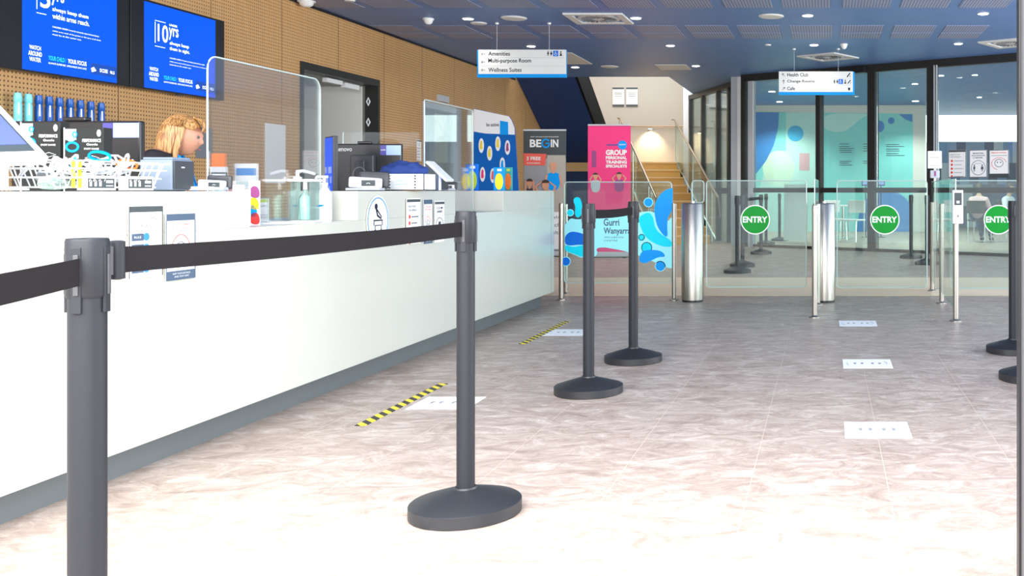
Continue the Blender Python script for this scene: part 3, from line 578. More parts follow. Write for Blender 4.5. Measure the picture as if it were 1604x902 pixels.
# riser with goggle boxes
rz_ = thing('desk_riser', 'low dark desk riser under the two black goggle boxes', 'riser', (X(105, 4.05), 4.05, LOW)); B('top_board', 'dark', rz_, -.19, .19, -.06, .06, .125, .14); B('side', 'dark', rz_, -.19, -.175, -.06, .06, 0, .125); B('side', 'dark', rz_, .175, .19, -.06, .06, 0, .125)
def gogglebox(px, top, lab):
    o = thing('goggle_box', lab, 'product box', (X(px, 4.02), 4.02, LOW+.14), 0, 'black goggle boxes on the riser'); H = Z(top, 4.0)-LOW-.14; W = .16
    c = B('carton', 'goggleblack', o, -W/2, W/2, -.025, .025, 0, H, bev=.002); B('spine', 'white', c, -W/2-.001, -W/2+.004, -.026, .024, 0, H)
    g = MB(); g.ring(-.045, H*.72, .028, .022, .009, -.028, -.0255).ring(-.035, H*.9, .01, .013, .004, -.028, -.0255).prism(smooth([(-.055, H*.4), (-.05, H*.55), (-.03, H*.62), (-.025, H*.5), (-.035, H*.38)], 2), -.028, -.0255).build('goggle_picture', 'skyblue', c)
    MB().ring(-.05, H*.83, .016, .009, .005, -.028, -.0255).build('strap_picture', 'tube_cyan', c)
    B('grey_photo_area', 'ltgrey', c, -W/2+.006, -.03, -.0262, -.0252, H*.82, H*.98)
    MB().text('PERFORMANCE', -.005, H*.79, .075, .013, -.0265, .03).text('Goggle', .012, H*.73, .045, .012, -.0265, .02).text('SPORT RANGE', .002, H*.68, .06, .007, -.0265, .02).prism(ell(.062, H*.92, .008, .014), -.027, -.0258).ring(.035, H*.56, .03, .01, .002, -.027, -.0258, seg=4).build('lettering', 'white', c)
gogglebox(71, 191, 'left one of two black goggle boxes behind the wire tray'); gogglebox(138.5, 200, 'right one of two black goggle boxes behind the wire tray')
# white tablet kiosk at the left edge
o = thing('tablet_kiosk', 'white tilted tablet on a stand at the very left end of the counter', 'tablet', (-2.69, 3.27, CH))
BR, TR, BL = Vector((X(76, 3.30), 3.30, Z(246, 3.3))), Vector((X(-14, 3.42), 3.42, Z(150, 3.42))), Vector((X(-95, 3.02), 3.02, Z(252, 3.02)))
u = (BR-BL); v = (TR-BR); nrm = u.cross(v).normalized()
if nrm.y > 0: nrm = -nrm
org = Vector(o.location)
def slab(a0, a1, b0, b1, t0, t1, name, m, par):
    q = MB(); c = [BL+u*a+v*b+nrm*t-org for t in (t0, t1) for a, b in ((a0, b0), (a1, b0), (a1, b1), (a0, b1))]; vs = [q.b.verts.new(p) for p in c]
    for f in ((0, 1, 2, 3), (7, 6, 5, 4), (0, 1, 5, 4), (1, 2, 6, 5), (2, 3, 7, 6), (3, 0, 4, 7)): q.b.faces.new([vs[k] for k in f])
    return q.build(name, m, par)
cs = slab(0, 1, 0, 1, -.03, 0, 'casing', 'white', o); slab(.06, .925, .1, .95, 0, .0015, 'bezel', 'charcoal', cs); sc = slab(.08, .9, .2, .93, .0015, .003, 'screen', 'screenlav', cs); slab(.3, .68, .36, .43, .003, .004, 'button_bar', 'screenblue', sc)
mid = (BL+BR)/2+u*.2+v*.3-org+nrm*-.03; MB().tube([(mid.x, mid.y+.02, 0.004), (mid.x, mid.y+.02, mid.z*.6), mid], .016).build('stand', 'white', o); MB().lathe([(.07, 0), (.07, .006), (.02, .012)], (mid.x, mid.y+.02, 0)).build('stand_foot', 'white', o)
# wire tray with earphone packs
o = thing('wire_tray', 'white wire tray heaped with tangled white earphone cables and wristbands', 'wire tray', (-2.68, 3.6, CH)); o.scale = (1, 1, .88)
w_ = MB(); x0, x1, y0, y1 = -.11, .10, -.24, .19
for z in (.012, .05, .085, .115):
    k = z*.35; w_.tube([(x0-k, y0-k, z), (x1+k, y0-k, z), (x1+k, y1+k, z), (x0-k, y1+k, z), (x0-k, y0-k, z)], .0035, 6)
for i in range(9):
    y = y0+(y1-y0)*i/8; w_.tube([(x1+.04, y, .115), (x1, y, .012), (x0, y, .012), (x0-.04, y, .115)], .0028, 6)
for i in range(5):
    x = x0+(x1-x0)*i/4; w_.tube([(x, y0-.04, .115), (x, y0, .012), (x, y1, .012), (x, y1+.04, .115)], .0028, 6)
w_.build('wire_frame', 'white', o)
rn = random.Random(4); cb = MB()
for k in range(16):
    c = Vector((rn.uniform(-.06, .07), rn.uniform(-.2, .16), rn.uniform(.07, .12))); r = rn.uniform(.025, .06); tl = Vector((rn.uniform(-1, 1), rn.uniform(-1, 1), rn.uniform(-.4, .4)))
    cb.tube([c+Vector((r*math.cos(a*.7+k), r*math.sin(a*.7+k)*.9, .03*math.sin(a*1.3+k)+.008*tl.z*a)) for a in [q*.5 for q in range(14)]], .004, 6)
cb.build('tangled_cable', 'white', o)
for k, (yy, mm) in enumerate(((-.02, 'skyblue'), (.12, 'skyblue'))): MB().ring(0, 0, .035, .022, .006, -.008, .008).build('wristband', 'orange' if k else 'skyblue', o, loc=(.05, yy, .14-.03*k)).rotation_euler = (.4, .2, .5)
for yy in (-.23, -.20): B('lime_strip', 'lime', o, .107, .112, yy, yy+.012, .01, .12)
pb = MB(); rn = random.Random(9)
for k in range(9): pb.box(-.02, .02, -.03, .03, -.004, .004, m=Matrix.Translation((rn.uniform(-.05, .06), -.2+k*.05, rn.uniform(.03, .09))) @ Matrix.Rotation(rn.uniform(-1, 1), 4, 'Z') @ Matrix.Rotation(rn.uniform(-.5, .5), 4, 'X'))
pb.build('packet', 'ltgrey', o)
for k, (yc, lb) in enumerate(((3.50, 'left'), (3.70, 'right'))):
    o = thing('product_carton', lb+' one of two low white cartons with dark picture strip at the counter edge', 'product box', (FX-.012, yc, CH), PI/2, 'white cartons in front of the wire tray')
    B('carton', 'white', o, -.09, .08, 0, .012, 0, .052); c = B('picture_strip', 'charcoal', o, -.055, .07, -.002, 0, .008, .042); q = MB()
    for i in range(3): q.box(-.05+i*.023, -.04+i*.023, -.003, -.002, .014, .034).prism(ell(-.048+i*.023, .034, .005, n=10), -.003, -.002)
    q.box(.03, .062, -.003, -.002, .026, .036).box(.03, .062, -.003, -.002, .014, .018).build('icon', 'white', c)
o = thing('cash_drawer', 'grey box at the left edge of the counter under the tablet', 'box', (-2.80, 3.02, CH)); B('body', 'bluegrey', o, -.08, .06, -.06, .06, 0, .085, bev=.004); B('slot', 'black', o, -.06, .04, -.062, -.06, .05, .055)
o = thing('bottle_pack', 'clear plastic pack lying at the foot of the tablet', 'plastic pack', (-2.60, 3.33, CH)); MB().tube([(0, -.05, .022), (0, 0, .024), (.0, .05, .02)], [.018, .022, .016]).build('pouch', 'bglass', o, True); MB().tube([(0, .05, .02), (0, .07, .02)], .009).build('cap', 'grey', o)
def receipt(lab, loc, s=1, rz=0):
    o = thing('receipt_printer', lab, 'printer', loc, rz)
    MB().box(-.075*s, .06*s, -.07*s, .07*s, 0, .13*s, bev=.006).build('body', 'prn', o); B('front_cover', 'prnd', o, .0605*s, .068*s, -.065*s, .065*s, .005, .125*s, bev=.003)
    B('lid', 'prn', o, -.07*s, .055*s, -.06*s, .06*s, .13*s, .14*s, bev=.004); B('badge', 'white', o, .068*s, .069*s, -.02*s, .0, .095*s, .1*s); return o
receipt('blue-grey receipt printer at the right of the wire tray', (-2.68, 4.03, CH), .95)
def terminal(lab, loc, rz, s=1):
    o = thing('card_terminal', lab, 'card terminal', loc, rz)
    R = Matrix.Rotation(-.25, 4, 'Y')
    MB().box(-.09*s, .09*s, -.04*s, .04*s, .012, .080*s, bev=.014*s, m=Matrix.Rotation(.06, 4, 'Y')).build('body', 'white', o); B('display', 'charcoal', o, -.01*s, .07*s, -.0415*s, -.04*s, .026*s, .062*s); B('cradle', 'ltgrey', o, -.1*s, .1*s, -.05*s, .06*s, 0, .014, bev=.004)
    MB().box(-.06*s, .12*s, .045*s, .09*s, .012*s, .118*s, bev=.02*s, m=Matrix.Rotation(.04, 4, 'Y')).build('rear_printer', 'dark', o); MB().ring(.03*s, .038*s, .012*s, .008*s, .003*s, -.043*s, -.0415*s, .2, PI-.2).build('contactless_mark', 'white', o)
terminal('small grey card terminal at the end of the near ledge, in front of the receptionist', (X(325, 4.22), 4.25, CH), .2, .55)
terminal('large white and grey scanner with a round contactless mark on the middle ledge', (X(572, 5.78), 5.78, CH), .15, .95)
terminal('white terminal beside the grey printer at the far end of the middle ledge', (X(702, 6.72), 6.70, CH), .2, .5)
receipt('dark grey receipt printer at the far end of the middle ledge', (X(686, 6.62), 6.62, CH), .75)
tag(MB().box(-.13, .1, -.06, .05, 0, .016, bev=.004).build('paper_tray', 'paper', loc=(X(312, 4.2)-.02, 4.13, CH)), 'white tray of papers below the small grey card terminal', 'paper tray')
# leaflets and stand-up signs on the low section
def standsign(px, d, w, h, lab, band='mblue', txt=('COVID', 'SAFE'), tc='teal', z=LOW, name='counter_sign', frame='white', rz=.15):
    o = thing(name, lab, 'sign', (X(px, d), d, z), rz); B('frame', frame, o, -w/2, w/2, 0, .006, 0, h, bev=.002); p = B('sheet', 'paper', o, -w/2+.006, w/2-.006, -.002, 0, .008, h-.008); B('header_band', band, p, -w/2+.01, w/2-.01, -.003, -.002, h*.8, h*.92)
    t = MB()
    for k, q in enumerate(txt): t.text(q, -w*.3, h*(.62-.12*k), w*.6, h*.07, -.0035)
    for k in range(3): t.box(-w*.35, w*.3, -.0035, -.002, h*(.3-.06*k), h*(.315-.06*k))
    t.build('lettering', tc, p); B('back_strut', frame, o, -.02, .02, .006, .05, 0, .004); return o
standsign(386, 4.98, .112, .30, 'white framed stand-up sign with a blue header on the low counter section', 'mblue', ('GOLDEN', 'RULES'))
standsign(343, 4.66, .07, .25, 'narrow stand-up sign with black frame beside the orange brochures', 'paper', ('NEW', 'MENU'), 'teal', frame='charcoal')
standsign(413, 5.02, .06, .13, 'small leaning leaflet in a clear holder right of the framed stand-up sign', 'lime', ('INFO',), 'bluegrey', frame='bglass', rz=.4)
o = thing('brochure_holder', 'brochure holder with bright orange top beside the acrylic screen edge', 'brochure holder', (X(343, 4.85), 4.85, LOW)); B('brochures', 'orange', o, -.03, .032, -.01, .01, .02, .345); B('pocket', 'white', o, -.036, .036, -.014, .016, 0, .28, bev=.002)
for px, d, h, mm, lb in ((374, 4.50, .19, 'white', 'white'), (383, 4.54, .17, 'plum', 'purple')):
    o = thing('leaflet_stack', 'upright '+lb+' leaflet pack at the end of the near ledge', 'leaflets', (X(px, d), d, LOW)); B('pack', 'white', o, -.022, .022, -.012, .012, 0, h, bev=.002); MB().prism(smooth([(-.018, h*.35), (.018, h*.3), (.012, h*.8), (-.012, h*.85)], 2), -.014, -.012).build('printed_picture', mm, o)
o = thing('picture_leaflet', 'leaflet with yellow, red and purple splash picture in front of the framed stand-up sign', 'leaflet', (X(398, 4.68), 4.68, LOW), .1)
p = B('sheet', 'paper', o, -.024, .026, 0, .004, 0, .21); [MB().prism(smooth([(max(-.024, x-.026), z-.022), (x+.024, z-.03), (x+.018, z+.028), (x-.018, z+.032)], 2), -.0015, 0).build('printed_picture', m_, p) for x, z, m_ in ((.0, .10, 'yellow'), (.004, .03, 'red'), (.004, .155, 'plum'), (-.008, .065, 'skyblue'))]
for k, (px, d) in enumerate(((450, 4.93), (470, 5.05))): tag(MB().box(-.1, .1, -.07, .07, 0, .004+.004*k, m=Matrix.Rotation(.3+k*.3, 4, 'Z')).build('paper_sheet', 'paper', loc=(X(px, d)-.02, d-.05*k, LOW+.0)), ('loose' if k else 'flat')+' white paper '+('sheets below the sanitiser bottles' if k else 'sheet on the low counter section by the leaflets'), 'paper')
# sanitiser stand
o = thing('sanitiser_stand', 'clear stand holding a pale green hand sanitiser bottle on the low counter section', 'sanitiser stand', (X(478, 5.12), 5.12, LOW))
B('base', 'white', o, -.05, .05, -.05, .05, 0, .01); B('side_panel', 'bglass', o, -.05, -.046, -.045, .045, .01, .21); B('side_panel', 'bglass', o, .046, .05, -.045, .045, .01, .21); B('top_shelf', 'white', o, -.065, .065, -.05, .05, .21, .222)
MB().lathe([(.028, .01), (.03, .02), (.03, .13), (.012, .155), (.012, .17)], seg=20).build('bottle', 'bglass', o, True); MB().lathe([(.026, .014), (.027, .12), (.012, .14)], seg=20).build('gel', 'paleteal', o, True)
MB().lathe([(.01, .17), (.01, .21)], seg=12).build('pump', 'white', o)
MB().lathe([(.02, .222), (.022, .232), (.008, .238), (.008, .252), (.02, .256)], (-.04, 0, 0), 16).build('pump_head', 'white', o, True)
MB().tube([(-.045, 0, .262), (-.01, 0, .266), (.05, .0, .25)], .008, 8).build('lever_arm', 'ltgrey', o)
o = thing('pump_bottle', 'white pump bottle with small blue logo in front of the middle ledge end', 'bottle', (X(508, 5.28), 5.28, LOW))
MB().lathe([(.035, 0), (.037, .01), (.037, .15), (.015, .18), (.015, .19)], seg=24).build('body', 'paper', o, True); MB().lathe([(.018, .19), (.018, .205), (.007, .207), (.007, .235)], seg=16).build('pump', 'white', o, True); MB().tube([(.02, 0, .237), (-.035, -.01, .237), (-.04, -.01, .228)], .007, 8).build('nozzle', 'white', o)
MB().prism(smooth([(-.02, .075), (.02, .083), (.018, .088), (-.018, .088)], 2), -.0385, -.0372).build('logo', 'skyblue', o)
# lost-property basket with blue cloth
o = thing('storage_basket', 'white perforated plastic basket on the middle ledge', 'basket', (X(642, 6.15), 6.15, CH)); b_ = MB(); W2, D2, Hh = .125, .09, .1
b_.box(-W2, W2, -D2, D2, 0, .004); b_.box(-W2, W2, -D2, -D2+.004, 0, Hh); b_.box(-W2, W2, D2-.004, D2, 0, Hh); b_.box(-W2, -W2+.004, -D2, D2, 0, Hh); b_.box(W2-.004, W2, -D2, D2, 0, Hh); b_.build('shell', 'white', o)
b_ = MB(); [b_.prism(ell(x, z, .0055, n=10), -D2-.0015, -D2+.0001) for x in (-.106, -.086, .07) for z in (.015, .034, .053, .072, .088)]; tag(b_.build('hole', 'dark', o), kind='stuff')
b_ = B('label_card', 'paper', o, -.06, .05, -D2-.002, -D2, .015, .075); MB().text('LOST PROPERTY', -.05, .05, .09, .012, -D2-.003).box(-.05, .04, -D2-.003, -D2-.002, .035, .038).build('lettering', 'teal', b_)
cl = bmesh.new(); bmesh.ops.create_icosphere(cl, subdivisions=4, radius=1); rn = random.Random(3)
from mathutils import noise
for v in cl.verts:
    n_ = noise.noise(v.co*2.2)*.35+noise.noise(v.co*5)*.18; v.co = Vector((v.co.x*(.145+.05*n_), v.co.y*(.08+.04*n_), v.co.z*(.062+.07*n_)))
me = bpy.data.meshes.new('folded_cloth'); cl.to_mesh(me); cl.free(); me.materials.append(M['cloth']); me.polygons.foreach_set('use_smooth', [True]*len(me.polygons)); co = bpy.data.objects.new('folded_cloth', me); link(co); co.location = (X(632, 6.15), 6.15, CH+.115); tag(co, 'crumpled dark blue cloth heaped over the white basket', 'cloth')
o = thing('tablet', 'white tablet leaning tilted at the right end of the white basket', 'tablet', (X(667, 6.08), 6.30, CH+.08), 0); R = Matrix.Rotation(.75, 4, 'Y') @ Matrix.Rotation(.2, 4, 'X')
MB().box(-.09, .09, -.06, .06, -.008, .008, bev=.004, m=Matrix.Translation((0, 0, .04)) @ Matrix.Rotation(.75, 4, 'Y')).build('casing', 'white', o); MB().box(-.07, .07, -.0615, -.06, -.004, .004, m=Matrix.Translation((0, 0, .04)) @ Matrix.Rotation(.75, 4, 'Y')).build('side_port_strip', 'ltgrey', o)
MB().box(-.075, .075, -.05, .05, -.0095, -.008, m=Matrix.Translation((0, 0, .04)) @ Matrix.Rotation(.75, 4, 'Y')).build('screen', 'screenblue', o)
MB().tube([(0.0, 0, -.08), (0, 0, .035)], .008).build('stand', 'white', o)
# kids' products on the far ledge
for px, d, w, top, mm, m2_, lb in ((783, 8.05, .07, 262, 'skyblue', 'yellow', 'blue and bright yellow swim product box on the far ledge'), (797, 8.35, .055, 262, 'teal2', 'orange', 'slim box with teal, lime and orange picture beside the yellow one'), (741, 8.0, .08, 257, 'blue', 'lime', 'blue box with lime picture behind the far acrylic screen')):
    o = thing('swim_product_box', lb, 'product box', (X(px, d), d, CH), 0, 'swim product boxes'); h = Z(top, d)-o.location.z; c = B('carton', mm, o, -w/2-.01, w/2, -.02, .02, 0, h, bev=.002); MB().prism(ell(.0, h*.38, w*.48, h*.36), -.0225, -.02).build('printed_picture', m2_, c); B('logo', 'white' if px < 790 else 'lime', c, -w*.2, w*.3, -.0225, -.02, h*.83, h*.93)

# ============================================================= promo stands
def P2(d, x0): return lambda px, py: (X(px, d)-x0, Z(py, d))
d = 14.2; x0 = X(778, d); o = thing('promo_board', 'tall blue swim promotion board with white curved header and round pictures', 'display board', (x0, d, 0)); q = P2(d, x0)
zt = lambda px, py: q(px, py)
B('foot', 'dark', o, -.33, .38, -.15, .15, 0, .03); c = MB().prism([q(742, 420), q(827, 420), q(812, 300), q(806, 200), q(801, 188), q(797, 182), q(742, 170)], 0, .03).build('board', mat('board_blue', (.0, .12, .48), .5, spec=.2), o)
MB().prism([q(742.3, 206)]+[q(760, 209), q(785, 210), q(806.5, 211), q(806, 200), q(801, 188), q(797, 182.2), q(742.3, 170.5)], -.004, 0).build('header', 'paper', c)
MB().prism([q(783.5, 211), q(796.5, 211), q(796, 191), q(783.5, 189)], -.008, -.004).build('header_logo', 'skyblue', c); MB().text('be active', X(762, d)-x0, Z(198, d), .18, .05, -.006, .02).build('lettering', 'charcoal', c)
for px, py, mm in ((754, 228, 'hyel'), (767, 240, 'hyel'), (780, 225, 'hyel'), (795, 231, 'plum'), (756, 273, 'pink'), (772, 275, 'coral'), (787, 258, 'skyblue')):
    a, b = q(px, py); r_ = MB().prism(ell(a, b, .038, .105), -.004, 0).build('round_picture', 'paper', c); MB().prism(smooth([(a-.022, b-.06), (a+.022, b-.05), (a+.012, b+.02), (a+.018, b+.05), (a, b+.075), (a-.016, b+.04)], 1), -.007, -.004).build('swimmer_picture', mm, r_)
def bannerbase(name, lab, d, px0, px1, pt, m, back='ltgrey'):
    xc = (X(px0, d)+X(px1, d))/2; W = X(px1, d)-X(px0, d); o = thing(name, lab, 'banner', (xc, d, 0)); H = Z(pt, d)
    MB().box(-W/2-.02, W/2+.02, -.09, .09, .01, .09, bev=.02).build('base_cassette', 'ltgrey', o); B('foot', 'dark', o, -W/2+.05, -W/2+.1, -.16, .16, 0, .012); B('foot', 'dark', o, W/2-.1, W/2-.05, -.16, .16, 0, .012)
    MB().tube([(0, .03, .08), (0, .03, H)], .01, 8).build('rear_pole', 'ltgrey', o); B('top_rail', 'ltgrey', o, -W/2, W/2, -.012, .02, H, H+.025)
    s = B('fabric', m, o, -W/2, W/2, -.002, .002, .08, H); return o, s, W, H, xc
def fig(c, q, hx, hy, hr, shirt, arms, mh='darkhair', sk='skin', body=None, y=-.006):
    a, b = q(hx, hy); k = hr
    tp = smooth([(a-k*1.9, b-k*1.9), (a-k*.5, b-k*1.3), (a+k*.5, b-k*1.3), (a+k*1.9, b-k*1.9), (a+k*1.5, b-k*6), (a-k*1.5, b-k*6)], 2); r = MB().prism(tp, y, -.002).build('printed_figure', shirt, c)
    f = MB(); f.prism(ell(a, b, k*.85, k*1.15, 20), y-.002, y).prism([(a-k*.35, b-k*.9), (a+k*.35, b-k*.9), (a+k*.4, b-k*1.6), (a-k*.4, b-k*1.6)], y-.001, y)
    for s in (-1, 1):
        for p0, p1 in arms:
            f.prism([(a+s*(p0[0]-.3)*k, b+p0[1]*k), (a+s*(p0[0]+.3)*k, b+p0[1]*k), (a+s*(p1[0]+.25)*k, b+p1[1]*k), (a+s*(p1[0]-.25)*k, b+p1[1]*k)], y-.0015, y)
    f.build('printed_skin', sk, r); MB().prism(ell(a, b+k*.55, k*.95, k*.8, 20, .0, PI), y-.003, y-.002).build('printed_hair', mh, r)
d = 16.0
o, c, W, H, xc = bannerbase('pull_up_banner', 'charcoal pull-up banner reading BEGIN with a red 3 FREE box and gym people', d, 820, 887, 205, 'charcoal'); q = P2(d, xc)
L_ = B('photo_area', 'midgrey', c, -W/2+.005, W/2-.005, -.004, -.002, .1, Z(248, d)); B('light_wall', 'wall', c, X(857, d)-xc, X(886, d)-xc, -.005, -.004, .5, Z(243, d))
MB().text('BE', *q(830, 230.5), X(848, d)-X(830, d), .125, -.004, .03).text('IN', *q(863, 230.5), .12, .125, -.004, .03).text('START YOUR HEALTH AND FITNESS JOURNEY', *q(831, 215.5), .46, .02, -.004, .01).build('lettering', 'white', c)
a, b = q(855, 224.5); MB().ring(a, b, .07, .075, .02, -.006, -.002, .6, 2*PI-.0).box(a, a+.07, -.006, -.002, b-.01, b+.01).build('round_letter', 'skyblue', c)
r = MB().prism([q(820.5, 259), q(854, 259), q(856, 241), q(820.5, 240)], -.007, -.003).build('red_box', 'coral', c); MB().text('3 FREE', *q(825, 251), .23, .055, -.008, .03).text('STARTER SESSIONS', *q(825, 256.5), .22, .02, -.008, .02).text('JOIN TODAY FOR', *q(825, 246), .18, .012, -.008).build('lettering', 'white', r)
fig(c, q, 867, 262, .062, 'skyblue', (((1.7, -2), (2.2, -5)),), 'skin', y=-.010); fig(c, q, 855, 290, .066, 'dark', (((1.6, -2.6), (2.4, -.3)), ((2.4, -.3), (.7, 1.0))), y=-.014); fig(c, q, 830, 287, .055, 'dark', (((1.3, -2.6), (1.1, .8)),), y=-.012)
MB().text('Your first 30 days', *q(846, 330), .3, .05, -.004, .02).text('start here with us', *q(846, 340), .3, .03, -.004).build('lettering', 'white', c)
B('pale_panel', 'paper', c, -.02, W/2-.005, -.006, -.003, .12, .72); MB().text('goals', .0, .6, .25, .06, -.008).text('coach', .0, .48, .25, .06, -.008).text('results', .0, .36, .25, .06, -.008).build('lettering', 'bluegrey', c)
o, c, W, H, xc = bannerbase('pull_up_banner', 'bright pink pull-up banner reading GROUP PERSONAL TRAINING SPECIALISTS', d-.2, 921, 988, 197, 'pink'); q = P2(d-.2, xc); s = (d-.2)/F
MB().text('GROUP', *q(949, 243), 33*s, 8.5*s, -.004, .05).text('PERSONAL', *q(949, 249.5), 33*s, 5*s, -.004, .05).text('TRAINING', *q(949, 256.5), 33*s, 5.4*s, -.004, .05).text('SPECIALISTS', *q(949, 262.5), 33*s, 4.6*s, -.004, .05).build('lettering', 'white', c)
l_ = MB().prism(ell(*q(975, 227), 7*s), -.005, -.002).build('round_logo', 'skyblue', c); MB().text('myzone', X(970, d-.2)-xc, Z(228, d-.2), 10*s, 2.4*s, -.006, .02).build('lettering', 'white', l_)
MB().box(*[X(950, d-.2)-xc, X(969, d-.2)-xc], -.004, -.002, Z(228, d-.2), Z(226, d-.2)).build('strap_mark', 'purple', c)
B('dark_smudge', 'plum', c, X(927, d-.2)-xc, X(934, d-.2)-xc, -.003, -.002, Z(262, d-.2), Z(236, d-.2))
fig(c, q, 933, 276, .043, 'ltgrey', (((1.6, -2.4), (2.0, -1.2)), ((2.0, -1.2), (1.0, .4))), y=-.008); fig(c, q, 970, 275, .043, 'plum', (((1.6, -2.4), (2.5, -1)), ((2.5, -1), (1.3, .3))), y=-.008)

# ============================================================= barrier posts
def stanchion(lab, px, d, rz=0, sz=1, base=None, grp='black belt barrier posts'):
    if base: o = copy_tree(base); o['label'] = lab
    else:
        o = thing('barrier_post', lab, 'barrier post', group=grp)
        MB().lathe([(.174, 0), (.178, .003), (.178, .040), (.174, .043), (.10, .066), (.045, .082), (.036, .084), (.034, .09)], seg=64).build('base', 'basemat', o, True)
        MB().lathe([(.029, .08), (.029, .90)], seg=32).build('pole', 'postblack', o, True)
        MB().lathe([(.0305, .895), (.0325, .90), (.0325, .995), (.031, 1.0), (.012, 1.0), (.010, .994)], seg=32).build('head', 'postblack', o, True)
        for k in range(4):
            m = Matrix.Rotation(k*PI/2+.12, 4, 'Z'); MB().box(-.008, .008, -.0338, -.029, .868, .985, bev=.001, m=m).build('belt_slot', 'postblack', o)
            MB().box(-.003, .005, -.0365, -.0335, .90, .972, bev=.001, m=m).build('slot_clip', 'dark', o)
    o.location = (X(px, d), d, 0); o.rotation_euler = (0, 0, rz); o.scale = (1, 1, sz); return o
pB = stanchion('black barrier post in the centre foreground on a round base', 729.5, 3.28)
pA = stanchion('nearest black barrier post, cut off at lower left, with a belt clipped on both sides', 137, 1.75, 0, .985, pB)
pC = stanchion('black barrier post with belt hook, nearer one of the close pair in mid floor', 922, 5.23, 0, 1, pB)
pD = stanchion('black barrier post, farther one of the close pair in mid floor', 992, 6.19, 0, 1, pB)
pE = stanchion('black barrier post at the right edge beside the door jamb, farther one', 1587, 6.55, 0, 1, pB)
pF = stanchion('black barrier post mostly hidden behind the grey door jamb at right, only its base showing', 1614, 5.6, 0, 1, pB)
for k, (px, d, lab) in enumerate(((1155, 12.85, 'black barrier post beyond the left gate, nearest of that row'), (1163, 13.9, 'second black barrier post of the row beyond the left gate'), (1192, 16.6, 'third black barrier post of the row beyond the left gate'),
        (1200, 19.6, 'black barrier post just behind the glass wall beyond the left gate'), (1221, 21.0, 'farthest black barrier post behind the glass wall beyond the left gate'), (1427, 15.6, 'black barrier post beyond the middle gate near the third glass pane'), (1452, 14.3, 'black barrier post beyond the middle gate beside the steel rail'))):
    q = stanchion(lab, px, d, 0, 1, pB)
def belt(par, a, b, hook=True, za=.942, h=.048):
    d_ = Vector((b.location.x-a.location.x, b.location.y-a.location.y, 0)) if hasattr(b, 'location') else Vector(b)-Vector(a.location)
    L = d_.length; u = d_.normalized(); n = Vector((-u.y, u.x, 0)); m = MB(); s0, s1 = .033, L-(.075 if hook else 0); pts = []
    for k in range(17):
        t = k/16; s = s0+(s1-s0)*t; pts.append((u*s, za-.006*math.sin(PI*t)))
    lo = [m.b.verts.new((p.x, p.y, z-h/2)) for p, z in pts]; hi = [m.b.verts.new((p.x, p.y, z+h/2)) for p, z in pts]
    lo2 = [m.b.verts.new((p.x+n.x*.0015, p.y+n.y*.0015, z-h/2)) for p, z in pts]; hi2 = [m.b.verts.new((p.x+n.x*.0015, p.y+n.y*.0015, z+h/2)) for p, z in pts]
    for i in range(16):
        m.b.faces.new((lo[i], lo[i+1], hi[i+1], hi[i])); m.b.faces.new((hi2[i], hi2[i+1], lo2[i+1], lo2[i])); m.b.faces.new((hi[i], hi[i+1], hi2[i+1], hi2[i])); m.b.faces.new((lo2[i], lo2[i+1], lo[i+1], lo[i]))
    bo = m.build('belt', 'belt', a)
    if hook:
        e = u*(L-.066); f = u*(L-.036); q = MB().lathe([(.006, -.036), (.013, -.034), (.013, .034), (.008, .036)], (e.x, e.y, za), 20); q.build('belt_end_clip', 'postblack', bo, True)
        ang = math.atan2(u.y, u.x); MB().box(L-.062, L-.036, -.004, .004, -.026, .026, m=Matrix.Translation((0, 0, za)) @ Matrix.Rotation(ang, 4, 'Z')).build('clip_tongue', 'dark', bo)
    bpy.context.view_layer.update()
    return bo
belt(pB, pB, pA); belt(pD, pD, pC)
belt(pA, pA, Vector((-1.05, .88, 0)), False)
allb = [o for o in bpy.data.objects if o.name.startswith('barrier_post')]; belt(allb[7], allb[7], allb[6]); belt(allb[8], allb[8], allb[7])

# ============================================================= gates and glass
def post(par, x, y, h=.945, r=.023, name='post'):
    MB().lathe([(.05, 0), (.05, .008), (.03, .014), (r, .02), (r, h-.004), (r*.7, h)], (x, y, 0), 24).build(name, 'steel', par, True)
def gatepanel(par, x0, x1, y, z0=.137, z1=1.162):
    g = MB().prism(rrect(x0, x1, z0, z1, .03), y-.005, y+.005).build('glass_panel', 'glass', par); p = rrect(x0, x1, z0, z1, .03); MB().tube([(a, y, b) for a, b in p+p[:1]], .0052, 4).build('edge', 'edge', g); return g
DG = 9.58
def entry(g, px, y):
    d = y-.01; a, b = X(px, d), Z(344, d); r = 23.2*d/F; s = MB().prism(ell(a, b, r, n=48), y-.009, y-.0052).build('entry_sticker', 'green', g); MB().ring(a, b, r, r, .01, y-.011, y-.009).build('white_ring', 'white', s); MB().text('ENTRY', a-r*.85, b-r*.2, r*1.68, r*.42, y-.0105, .035).build('lettering', 'white', s)
def pedestal(lab, px, d, h=.935):
    o = thing('gate_pedestal', lab, 'swing gate', (0, 0, 0)); x = X(px, d)
    MB().lathe([(.108, .02), (.108, h), (.10, h+.012), (.03, h+.014)], (x, d, 0), 48).build('drum', 'steel', o, True); MB().lathe([(.1, 0), (.1, .02)], (x, d, 0), 48).build('plinth', 'black', o); MB().lathe([(.02, h+.014), (.02, h+.03), (.012, h+.03)], (x, d, 0), 16).build('hinge_boss', 'chrome', o, True)
    return o, x
o, x = pedestal('left brushed steel drum pedestal carrying the left glass ENTRY gate', 1085, 9.53); g = gatepanel(o, X(1083, 9.5), X(1102, 9.5), 9.53, .95, 1.162); g = gatepanel(o, X(1106, 9.5), X(1263, 9.5), 9.53); entry(g, 1183, 9.53)
